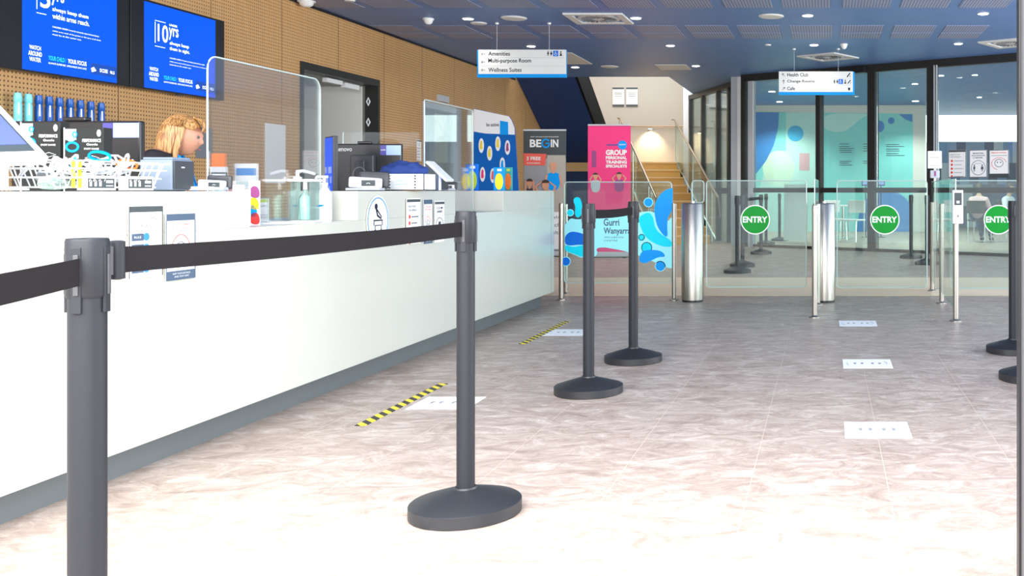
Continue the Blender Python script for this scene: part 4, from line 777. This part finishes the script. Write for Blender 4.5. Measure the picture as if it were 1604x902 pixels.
o, x = pedestal('middle brushed steel drum pedestal carrying the middle glass ENTRY gate', 1291, 9.5); g = gatepanel(o, X(1311, 9.5), X(1452, 9.5), 9.5); entry(g, 1386, 9.5)
o = thing('glass_gate', 'right glass ENTRY gate partly cut by the door jamb', 'swing gate', (0, 0, 0)); x = 1.13
g = gatepanel(o, 1.17, 2.1, 9.4); entry(g, 1564, 9.4); MB().lathe([(.108, 0), (.108, .935), (.10, .945)], (2.22, 9.4, 0), 48).build('drum', 'steel', o, True)
def rail(lab, ptsx, h=.945, gz=1.162):
    o = thing('glass_rail', lab, 'glass rail', (0, 0, 0))
    for x, y in ptsx: post(o, x, y, h)
    (xa, ya), (xb, yb) = ptsx[0], ptsx[-1]; m = MB(); m.quad((xa, ya, .1), (xb, yb, .1), (xb, yb, gz), (xa, ya, gz)); g = m.build('glass_panel', 'glass', o)
    sd = g.modifiers.new('s', 'SOLIDIFY'); sd.thickness = .01; MB().tube([(xa, ya, .1), (xa, ya, gz), (xb, yb, gz)], .005, 5).build('edge', 'edge', g); return o
rail('glass lane rail with steel post between the left and middle gates', ((X(1276, 8.33), 8.33), (X(1281, 9.25), 9.25)))
rl = rail('glass lane rail with three steel posts right of the middle gate', ((X(1497, 8.09), 8.09), (X(1475, 9.37), 9.37), (X(1460, 10.5), 10.5)))
# card reader on the nearest post of that rail
o = thing('card_reader', 'white access card reader with dark display on the nearest post right of the middle gate', 'card reader', (X(1499.5, 8.04), 8.04, .80))
MB().box(-.042, .042, -.045, -.0, 0, .272, bev=.006).build('housing', 'white', o); q = B('display', 'charcoal', o, -.03, .03, -.047, -.045, .15, .25); B('scan_window', 'white', q, -.012, .012, -.049, -.047, .165, .185)
MB().box(-.002, .002, -.047, -.045, .05, .075).box(-.008, .008, -.047, -.045, .06, .065).build('mark', 'charcoal', o)
MB().box(-.02, .02, -.0, .03, .02, .15).build('post_bracket', 'steel', o)
# notice on the far rail post
o = thing('sign_stand', 'white paper notice on a slim pole rising above the far rail post', 'sign', (X(1464, 10.62), 10.62, 0)); MB().tube([(0, .0, .0), (0, 0, 1.3)], .012, 10).build('pole', 'steel', o); MB().lathe([(.06, 0), (.06, .012), (.014, .02)]).build('foot', 'steel', o)
c = B('sheet', 'paper', o, -.075, .075, -.02, -.015, 1.305, 1.49); MB().text('NOTICE', -.04, 1.45, .08, .015, -.0215).box(-.05, .05, -.0215, -.02, 1.42, 1.424).box(-.05, .05, -.0215, -.02, 1.33, 1.334).build('lettering', 'grey', c); MB().box(-.05, .05, -.04, .01, 1.20, 1.285, bev=.01).build('scanner_head', 'ltgrey', o); B('scanner_slot', 'plum', o, -.01, .01, -.043, -.04, 1.22, 1.275)
# fixed panel with the centre's name
dP = 9.64; o = thing('glass_barrier', 'fixed glass barrier with cyan splash graphic reading Gurri Wanyarra Wellbeing Centre', 'glass barrier', (0, 0, 0)); post(o, X(879, dP), dP); post(o, X(1056, dP), dP)
post(o, X(886, 10.2), 10.2, .93); g = gatepanel(o, X(884, dP), X(1052, dP), dP, .17, 1.15)
zx = lambda x, y: (X(840+x/3.76, dP-.01), Z(260+y/3.76, dP-.01))
def dec(pts, m, lay, border=False, it=2):
    p = smooth([zx(*q) for q in pts], it); y1 = dP-.0055-.0012*lay
    ob = MB().prism(p, y1-.001, y1).build('splash_shape', m, g)
    return ob
dec([(168, 350), (168, 345), (185, 325), (205, 306), (230, 315), (275, 312), (345, 302), (450, 287), (530, 278), (600, 275), (650, 266), (690, 268), (720, 300), (770, 330), (800, 300), (803, 300), (803, 600), (800, 603), (740, 592), (690, 562), (610, 530), (530, 502), (450, 487), (400, 478), (350, 484), (362, 510), (345, 538), (310, 525), (270, 545), (220, 520), (168, 503)], 'palecyan', 0)
dec([(600, 300), (660, 268), (690, 300), (700, 380), (800, 440), (801, 480), (720, 470), (640, 420), (610, 350)], 'cyan', 1)
dec([(700, 300), (692, 240), (720, 175), (760, 140), (803, 128), (804, 128), (804, 255), (775, 300), (770, 350), (775, 425), (740, 400), (710, 350)], 'skyblue', 2)
dec([(168, 412), (200, 385), (250, 390), (300, 410), (330, 470), (250, 462), (200, 470), (168, 460)], 'blue', 1)
dec([(168, 462), (220, 480), (270, 465), (330, 475), (345, 530), (310, 520), (270, 538), (220, 515), (168, 500)], 'cyan', 2)
dec([(605, 545), (620, 500), (680, 492), (740, 500), (765, 535), (720, 535), (680, 555), (640, 575), (610, 565)], 'skyblue', 3)
for cx, cy, r, m in ((660, 214, 24, 'skyblue'), (200, 275, 17, 'cyan'), (730, 590, 27, 'skyblue'), (174, 562, 24, 'blue'), (650, 480, 28, 'cyan'), (620, 420, 15, 'cyan')):
    a, b = zx(cx, cy); rr = r/3.76*dP/F; MB().prism(ell(a, b, rr+.007), dP-.0065, dP-.0056).build('splash_outline', 'palecyan', g); MB().prism(ell(a, b, rr), dP-.009, dP-.0066).build('splash_drop', m, g)
dec([(215, 200), (235, 180), (262, 190), (272, 240), (268, 290), (240, 308), (225, 280), (232, 240)], 'cyan', 3)
t = MB(); s = 1/3.76*dP/F
t.text('Gurri', *zx(397, 352), 92*s, 42*s, dP-.0105, .015).text('Wanyarra', *zx(397, 410), 158*s, 48*s, dP-.0105, .015).text('WELLBEING', *zx(400, 424), 114*s, 9*s, dP-.0105, 0, 1.3).text('CENTRE', *zx(400, 444), 78*s, 10*s, dP-.0105, 0, 1.3).build('lettering', 'bluegrey', g)

# posters on the far glass wall
def gposter(px0, px1, yt, yb, kind, lab):
    s0, s1 = gs(px0), gs(px1); base = GA+gd*s0; n = Vector((gd.y, -gd.x)); dd = base.y
    o = thing('poster', lab, 'poster', (base.x+n.x*.012, base.y+n.y*.012, Z(yb, dd)), grot); W = s1-s0; H = (yb-yt)*dd/F; p = B('sheet', 'paper', o, 0, W, -.003, 0, 0, H)
    e = MB(); e.box(0, W, -.006, -.003, 0, .012).box(0, W, -.006, -.003, H-.012, H).box(0, .012, -.006, -.003, 0, H).box(W-.012, W, -.006, -.003, 0, H).build('border', 'grey', p)
    if kind == 0: listsheet(o, p, W, H)
    elif kind == 1:
        t = MB().text('MAINTAIN', W*.2, H*.85, W*.6, H*.05, -.0045, .03).text('SOCIAL DISTANCING', W*.12, H*.77, W*.75, H*.045, -.0045, .03).text('1.5 METRES', W*.2, H*.69, W*.55, H*.045, -.0045, .03).ring(W*.5, H*.35, W*.4, H*.27, .008, -.0045, -.003).box(W*.3, W*.7, -.0045, -.003, H*.5, H*.51)
        pict(t, 'm', W*.28, H*.22, H*.25, -.0045); pict(t, 'w', W*.72, H*.22, H*.25, -.0045); t.build('lettering', 'bluegrey', p)
    else:
        MB().text('FEELING UNWELL', W*.1, H*.86, W*.8, H*.05, -.0045, .03).ring(W*.5, H*.45, W*.38, H*.25, .008, -.0045, -.003, .2, 4.5).build('lettering', 'coral', p)
        MB().ring(W*.5, H*.47, W*.22, H*.16, .008, -.0045, -.003).prism(ell(W*.42, H*.5, .01), -.0045, -.003).prism(ell(W*.58, H*.5, .01), -.0045, -.003).box(W*.1, W*.9, -.0045, -.003, H*.76, H*.775).box(W*.0, W, -.008, -.003, -.05, .02).build('face_drawing', 'charcoal', p)
gposter(1486, 1514, 235, 278, 0, 'white poster with red bullet list, left of three on the glass'); gposter(1519, 1547, 235, 278, 1, 'framed distancing poster with circle and two figures, middle of three on the glass'); gposter(1550, 1581, 235, 274, 2, 'framed poster with red heading and sad face, right of three on the glass')

# ============================================================= floor markings
def tape(y0, y1, lab):
    t_ = MB().box(-.025, .025, 0, y1-y0, 0, .002).build('hazard_tape', 'hazard', loc=(-2.12, y0, .0005)); tag(t_, lab, 'floor tape')
tape(DF(667), DF(601), 'nearer yellow and black hazard tape strip on the floor by the counter'); tape(DF(539), DF(503), 'farther yellow and black hazard tape strip on the floor by the counter')
def fsticker(x0, x1, y0, y1, lab, clear=False):
    o = thing('floor_sticker', lab, 'floor sticker', ((x0+x1)/2, (y0+y1)/2, .0005), 0, 'distancing stickers on the floor'); W, H = (x1-x0)/2, (y1-y0)/2
    B('sheet', 'paper', o, -W, W, -H, H, 0, .0015)
    m = MB()
    for s in (-1, 1):
        for k in range(9):
            a = -1+k/4; b = -1+(k+1)/4
            if k == 8: continue
            p0 = (s*(W*.62+W*.2*math.cos(a)), H*.55*math.sin(a)); p1 = (s*(W*.62+W*.2*math.cos(b)), H*.55*math.sin(b)); m.tube([(p0[0], p0[1], .0018), (p1[0], p1[1], .0018)], .0028, 4)
    m.build('bracket_mark', 'ltgrey', o)
    for s in (-1, 1):
        for q in (-.022, .022): 
            pts = smooth([(s*W*.36+q-.008, -.02), (s*W*.36+q+.008, -.02), (s*W*.36+q+.006, 0), (s*W*.36+q+.012, .022), (s*W*.36+q, .034), (s*W*.36+q-.012, .022), (s*W*.36+q-.006, 0)], 1)
            f = MB(); f.prism([(a, b) for a, b in pts], -.0022, -.0015); f.b.transform(Matrix.Rotation(PI/2, 4, 'X') @ Matrix.Scale(-1, 4, (0, 0, 1))); 
            for v in f.b.verts: v.co.z = abs(v.co.z)
            f.build('footprint', 'midgrey', o)
fsticker(.10, .40, DF(511), DF(502.5), 'white distancing sticker farthest up the right lane, by the gate'); fsticker(.10, .40, DF(577), DF(563), 'white distancing sticker in the middle of the right lane'); fsticker(.08, .37, DF(686.5), DF(661.5), 'white distancing sticker nearer in the right lane, beside the floor joint')
fsticker(-.07, .19, 2.50, 2.86, 'white distancing sticker at the bottom edge of the view'); fsticker(-1.62, -1.33, 2.80, 3.1, 'washed-out white distancing sticker left of the foreground barrier post')
fsticker(-2.06, -1.76, DF(641), DF(622), 'white distancing sticker beside the nearer hazard tape'); fsticker(-2.09, -1.80, DF(526), DF(516), 'white distancing sticker beside the farther hazard tape')

# ============================================================= hall furniture behind the glass
o = thing('a_frame_board', 'bright white A-frame board behind the left glass pane', 'board', (X(1246, 20.2), 20.2, 0)); MB().box(-.24, .24, -.01, .01, .05, 1.2, m=Matrix.Rotation(-.12, 4, 'X')).build('front_board', 'paper', o); MB().box(-.24, .24, -.01, .01, .05, 1.2, m=Matrix.Translation((0, .32, 0)) @ Matrix.Rotation(.12, 4, 'X')).build('rear_board', 'paper', o)
def chair(lab, x, y, rz, m):
    o = thing('cafe_chair', lab, 'chair', (x, y, 0), rz, 'cafe chairs in the hall'); MB().box(-.21, .21, -.21, .2, .44, .47, bev=.01).build('seat', m, o); MB().box(-.2, .2, .18, .21, .6, .86, bev=.01).build('backrest', m, o)
    for sx in (-1, 1):
        MB().tube([(sx*.18, .19, .02), (sx*.18, .19, .8)], .012, 8).build('leg', 'chrome', o); MB().tube([(sx*.19, -.2, .01), (sx*.18, -.17, .44)], .012, 8).build('leg', 'chrome', o)
chair('white cafe chair behind the second glass pane, nearer the thin mullion', X(1308, 21), 21, .4, 'white'); chair('white cafe chair behind the second glass pane, nearer the thick mullion', X(1335, 20.5), 20.5, -.5, 'white')
def table(lab, x, y, m='white'):
    o = thing('cafe_table', lab, 'table', (x, y, 0)); MB().lathe([(.35, .71), (.36, .72), (.36, .735), (.35, .74)], seg=40).build('top', m, o, True); MB().lathe([(.03, .02), (.03, .71)], seg=16).build('column', 'chrome', o, True); MB().lathe([(.24, 0), (.24, .012), (.03, .03)], seg=32).build('foot', 'chrome', o, True)
table('round white cafe table between the two white chairs', X(1321, 22), 22); table('round white cafe table beside the seated people', 4.7, 19.6)
for k, px in enumerate((1356, 1380)):
    o = thing('information_screen', ('left' if not k else 'right')+' small purple counter display beside the thick mullion', 'screen', (X(px, 22.5), 22.5, 0)); B('panel', 'purple', o, -.09, .09, 0, .03, 1.17, 1.30); B('label', 'lav', o, -.07, .07, -.002, 0, 1.2, 1.27); MB().tube([(0, .015, .0), (0, .015, 1.17)], .012, 8).build('pole', 'dark', o); MB().lathe([(.1, 0), (.1, .01), (.012, .02)]).build('foot', 'dark', o)

# ============================================================= people
def skinmesh(j, edges, root, sub=1):
    me = bpy.data.meshes.new('s'); names = list(j); me.from_pydata([j[k][0] for k in names], [(names.index(a), names.index(b)) for a, b in edges], []); o = bpy.data.objects.new('s', me); COL.objects.link(o)
    md = o.modifiers.new('k', 'SKIN'); md.use_smooth_shade = True
    for k, v in enumerate(names):
        sv = me.skin_vertices[0].data[k]; r = j[v][1]; sv.radius = (r, r) if isinstance(r, (int, float)) else r; sv.use_root = (v == root)
    s_ = o.modifiers.new('b', 'SUBSURF'); s_.levels = sub; s_.render_levels = sub
    dg = bpy.context.evaluated_depsgraph_get(); dg.update(); m2 = bpy.data.meshes.new_from_object(o.evaluated_get(dg)); bpy.data.objects.remove(o); return m2
def fuse(meshes, name, m, parent, vox=.007, smoothit=3):
    b = bmesh.new()
    for x in meshes:
        if isinstance(x, bmesh.types.BMesh): t = bpy.data.meshes.new('t'); x.to_mesh(t); x.free(); b.from_mesh(t)
        else: b.from_mesh(x)
    me = bpy.data.meshes.new(name); b.to_mesh(me); b.free(); o = bpy.data.objects.new(name, me); COL.objects.link(o)
    r = o.modifiers.new('r', 'REMESH'); r.mode = 'VOXEL'; r.voxel_size = vox; r.use_smooth_shade = True
    s_ = o.modifiers.new('s', 'SMOOTH'); s_.iterations = smoothit; s_.factor = .5
    dg = bpy.context.evaluated_depsgraph_get(); dg.update(); m2 = bpy.data.meshes.new_from_object(o.evaluated_get(dg)); bpy.data.objects.remove(o)
    m2.materials.clear(); m2.materials.append(M[m]); m2.polygons.foreach_set('use_smooth', [True]*len(m2.polygons)); o = bpy.data.objects.new(name, m2); link(o, parent); return o
def headbm(c, R, tilt=0.0):          # head facing -y
    b = bmesh.new(); bmesh.ops.create_uvsphere(b, u_segments=40, v_segments=30, radius=1)
    G = lambda x, z, cx, cz, s, sz: math.exp(-((x-cx)**2)/s**2-((z-cz)**2)/sz**2)
    for v in b.verts:
        x, y, z = v.co; f = max(0, -y)
        nx, ny, nz = x*.072, y*.092, z*.108
        if z < 0: nx *= 1-.28*(-z)**1.5; ny = ny*(1-.22*(-z)**1.4) if y > 0 else ny*(1-.05*(-z))
        if y < 0:
            ny -= f*.017*G(x, z, 0, -.18, .15, .15); ny -= f*.010*G(x, z, 0, .05, .14, .25)
            ny += f*.013*(G(x, z, .36, .1, .2, .13)+G(x, z, -.36, .1, .2, .13)); ny -= f*.006*G(x, z, 0, .28, .6, .12)
            ny -= f*.011*G(x, z, 0, -.47, .26, .07); ny -= f*.009*G(x, z, 0, -.6, .24, .06); ny -= .016*G(x, z, 0, -.83, .3, .14)
            ny -= f*.005*(G(x, z, .42, -.22, .2, .2)+G(x, z, -.42, -.22, .2, .2))
        v.co = (nx, ny, nz)
    for s in (-1, 1):
        g = bmesh.ops.create_uvsphere(b, u_segments=12, v_segments=8, radius=1)
        for v in g['verts']: v.co = Vector((s*.074+v.co.x*.008, .012+v.co.y*.018, -.005+v.co.z*.030))
    T = Matrix.Translation(c) @ Matrix.Rotation(tilt, 4, 'X') @ Matrix.Scale(R, 4)
    b.transform(T); return b, T
def hand(w, dirv, side, s=1, up=Vector((0, 0, 1))):
    d_ = dirv.normalized(); sd = d_.cross(up).normalized()*side; dn = -up; out = []
    j = {'w': (w, .022*s), 'p': (w+d_*.05*s, (.034*s, .016*s))}; e = [('w', 'p')]
    out.append(skinmesh(j, e, 'w'))
    for k, (o_, l) in enumerate(((-.026, .062), (-.009, .072), (.009, .068), (.026, .052))):
        b0 = w+d_*.05*s+sd*o_*s; p1 = b0+d_*.032*s; p2 = p1+d_*l*.5*s+dn*.010*s; p3 = p2+d_*l*.35*s+dn*.018*s
        out.append(skinmesh({'a': (b0, .0095*s), 'b': (p1, .0088*s), 'c': (p2, .008*s), 'd': (p3, .0068*s)}, [('a', 'b'), ('b', 'c'), ('c', 'd')], 'a'))
    b0 = w+d_*.02*s-sd*.02*s; p1 = b0-sd*.025*s+d_*.022*s+dn*.004*s; p2 = p1+d_*.03*s-sd*.008*s+dn*.006*s
    out.append(skinmesh({'a': (b0, .012*s), 'b': (p1, .010*s), 'c': (p2, .008*s)}, [('a', 'b'), ('b', 'c')], 'a')); return out
V = Vector
def person(lab, loc, rz, J, headc, tilt, top, hairm, topm, legm, sk='skin', R=1.0, vox=.008, hairfn=None, handsdir=None):
    o = thing('person', lab, 'person', loc, rz); E = [('pel', 'sp'), ('sp', 'ch'), ('ch', 'nk'), ('nk', 'hd')]
    for s in 'LR': E += [('ch', 'sh'+s), ('sh'+s, 'el'+s), ('el'+s, 'wr'+s), ('pel', 'hp'+s), ('hp'+s, 'kn'+s), ('kn'+s, 'an'+s), ('an'+s, 'to'+s)]
    body = skinmesh(J, E, 'pel', 2); hb, T = headbm(headc, R, tilt); ms = [body, hb]
    for s, sg in (('L', -1), ('R', 1)): ms += hand(J['wr'+s][0], handsdir[s] if handsdir else J['wr'+s][0]-J['el'+s][0], sg)
    bd = fuse(ms, 'body', sk, o, vox, 2)
    g = {k: (v[0], tuple(q+.014 for q in v[1]) if isinstance(v[1], tuple) else v[1]+.012) for k, v in J.items()}
    ks = ['pel', 'sp', 'ch', 'nkb', 'shL', 'elL', 'wrL', 'shR', 'elR', 'wrR']; g['nkb'] = (J['ch'][0].lerp(J['nk'][0], .85), .066); P0 = g['pel']; g['pel'] = (P0[0]-V((0, 0, .09)), P0[1])
    for s in 'LR': g['wr'+s] = (J['el'+s][0].lerp(J['wr'+s][0], .88), .038)
    te = [('pel', 'sp'), ('sp', 'ch'), ('ch', 'nkb')]+[(a+s, b+s) for s in 'LR' for a, b in (('sh', 'el'), ('el', 'wr'))]+[('ch', 'sh'+s) for s in 'LR']
    fuse([skinmesh({k: g[k] for k in ks}, te, 'pel', 2)], top, topm, o, vox, 2)
    ks = ['pel']+[a+s for s in 'LR' for a in ('hp', 'kn', 'an')]; g['pel'] = (J['pel'][0]+V((0, 0, .04)), tuple(q-.012 for q in g['pel'][1]))
    fuse([skinmesh({k: g[k] for k in ks}, [e for e in E if e[0] in ks and e[1] in ks], 'pel', 2)], 'trousers', legm, o, vox, 2)
    for s in 'LR':
        a, b = J['an'+s][0], J['to'+s][0]; fuse([skinmesh({'a': (a+V((0, .02, -.03)), .05), 'b': (a.lerp(b, .5)+V((0, 0, -.0)), (.045, .04)), 'c': (b, (.042, .032))}, [('a', 'b'), ('b', 'c')], 'a')], 'shoe', 'black', o, vox, 1)
    for s in (-1, 1):
        q = MB().sph(T @ V((s*.027, -.078, .012)), .0085*R, 12).build('eye', 'eye', o, True)
    q = MB().sph(T @ V((0, -.0955, -.058)), .012*R, 12, (1.6, .5, .35)).build('lips', 'lip', o, True)
    if hairfn: hairfn(o, T)
    else:
        b = bmesh.new(); bmesh.ops.create_icosphere(b, subdivisions=4, radius=1)
        for v in list(b.verts):
            if (v.co.y < -.35 and v.co.z < .5) or v.co.z < -.45: b.verts.remove(v); continue
            v.co = T @ V((v.co.x*.082, v.co.y*.1+.008, v.co.z*.116+.006))
        me = bpy.data.meshes.new('hair'); b.to_mesh(me); b.free(); me.materials.append(M[hairm]); me.polygons.foreach_set('use_smooth', [True]*len(me.polygons)); h = bpy.data.objects.new('hair', me); link(h, o); md = h.modifiers.new('s', 'SOLIDIFY'); md.thickness = .012
    return o, T
def bob(o, T):       # shoulder-length blonde bob made of locks
    b = bmesh.new(); bmesh.ops.create_icosphere(b, subdivisions=4, radius=1)
    for v in list(b.verts):
        if v.co.y < -.18 and v.co.z < .50 - .2*abs(v.co.x): b.verts.remove(v); continue
        v.co = V((v.co.x*.083, v.co.y*.101+.006, v.co.z*.117+.006))
        if v.co.z < -.02: v.co.z = v.co.z*1.3; v.co.x *= 1.05
    b.transform(T); me = bpy.data.meshes.new('hair'); b.to_mesh(me); b.free(); hairm = hair_mat; me.materials.append(hairm); me.polygons.foreach_set('use_smooth', [True]*len(me.polygons)); h = bpy.data.objects.new('hair', me); link(h, o); md = h.modifiers.new('s', 'SOLIDIFY'); md.thickness = .012
    rn = random.Random(5); m = MB()
    for k in range(120):
        a = rn.uniform(-.05*PI, 1.05*PI); x, y = math.cos(a), math.sin(a)      # around sides and back
        ln = -.125-.02*rn.random() if y > -.3 else -.10-.02*rn.random()
        p = []
        for t in range(8):
            f = t/7; ph = f*PI*.5
            if f < .55: r = math.sin(ph/.55)*1.0 if ph/.55 < PI/2 else 1; zz = .122*math.cos(min(f/.55, 1)*PI/2)
            else: r = 1+.04*(f-.55)/.45; zz = (f-.55)/.45*ln
            r = min(r, 1.1); p.append(T @ V((x*.086*r+rn.uniform(-.0015, .0015), y*.104*r+.006+(-.004 if t == 7 else 0), zz+.004)))
        m.tube(p, [.004, .008, .009, .010, .010, .009, .007, .002], 6)
    for k in range(16):     # swept fringe
        x0 = -.03+.004*k; p = [T @ V((x0*.3, -.03, .12)), T @ V((x0, -.075, .108)), T @ V((x0*1.3, -.1, .078)), T @ V((x0*1.8+(.02 if x0 > 0 else -.02), -.096, .045))]; m.tube(p, [.006, .009, .008, .002], 6)
    m.build('hair_lock', hairm, o, True)
hair_mat = mat('blonde_hair', (.55, .26, .07), .42); n, l = nodes(hair_mat); tc = n.new('ShaderNodeTexCoord'); mp = n.new('ShaderNodeMapping'); mp.inputs['Scale'].default_value = (90, 90, 5); l.new(tc.outputs['Object'], mp.inputs[0]); nz = n.new('ShaderNodeTexNoise'); nz.inputs['Scale'].default_value = 1.5; l.new(mp.outputs[0], nz.inputs[0]); cr = n.new('ShaderNodeValToRGB'); cr.color_ramp.elements[0].position = .35; cr.color_ramp.elements[0].color = (.30, .11, .025, 1); cr.color_ramp.elements[1].position = .65; cr.color_ramp.elements[1].color = (.80, .46, .17, 1); l.new(nz.outputs[0], cr.inputs[0]); l.new(cr.outputs[0], n['Principled BSDF'].inputs['Base Color'])
J = {'pel': (V((0, .10, .84)), (.145, .10)), 'sp': (V((0, .10, 1.0)), (.14, .10)), 'ch': (V((0, .07, 1.19)), (.165, .12)), 'nk': (V((0, .02, 1.285)), .05), 'hd': (V((0, -.035, 1.34)), .05)}
for s, g in (('L', -1), ('R', 1)):
    J.update({'sh'+s: (V((g*.165, .055, 1.235)), .064), 'el'+s: (V((g*.22, .0, .99)), .042), 'wr'+s: (V((g*.13, -.24, .955)), .025), 'hp'+s: (V((g*.085, .09, .79)), .08), 'kn'+s: (V((g*.09, .06, .44)), .055), 'an'+s: (V((g*.09, .09, .09)), .038), 'to'+s: (V((g*.10, -.06, .035)), .03)})
wx, wy = X(267, 5.65), 5.65
wo, T = person('person with a blonde bob, black jacket and blue lanyard looking down behind the counter', (wx, wy, 0), math.radians(114), J, V((0, -.06, 1.378)), .20, 'jacket', 'hair', 'jacket', 'jeans', hairfn=bob, vox=.007, handsdir={'L': V((.05, -1, -.25)), 'R': V((-.05, -1, -.25))})
ly = MB()
for g in (-1, 1): 
    p = [(g*.055, .03, 1.30), (g*.078, -.03, 1.285), (g*.07, -.09, 1.22), (g*.03, -.12, 1.09), (0, -.12, 1.0)]
    ly.tube(p, .009, 8)
ly.build('lanyard', 'skyblue', wo, True); B('name_card', 'paper', wo, -.03, .03, -.135, -.13, .93, 1.0)
def seated(lab, x, y, rz, tm, z=.46):
    K = {'pel': (V((0, .05, z+.09)), (.14, .1)), 'sp': (V((0, .06, z+.25)), (.12, .09)), 'ch': (V((0, .04, z+.40)), (.15, .1)), 'nk': (V((0, .02, z+.52)), .045), 'hd': (V((0, 0, z+.60)), .05)}
    for s, g in (('L', -1), ('R', 1)):
        K.update({'sh'+s: (V((g*.17, .04, z+.44)), .052), 'el'+s: (V((g*.23, -.02, z+.22)), .04), 'wr'+s: (V((g*.15, -.23, z+.24)), .025), 'hp'+s: (V((g*.09, .0, z+.08)), .08), 'kn'+s: (V((g*.1, -.40, z+.06)), .058), 'an'+s: (V((g*.1, -.40, .09)), .038), 'to'+s: (V((g*.1, -.55, .035)), .03)})
    person(lab, (x, y, 0), rz, K, V((0, -.015, z+.66)), .15, 'shirt', 'darkhair', tm, 'jeans', 'skin2', 1, .016)
    chair('dark cafe chair under the seated person '+('in the pink shirt' if tm == 'pinkshirt' else 'in the white shirt'), x, y+.0, rz, 'dark')
seated('person in a pale pink shirt seated with the back turned, behind the right glass pane', X(1534, 20.3), 20.3, PI-.5, 'pinkshirt', .44); seated('person in a white shirt seated behind the right glass pane at the jamb', X(1582, 21.0), 21.0, .9, 'whiteshirt', .44)
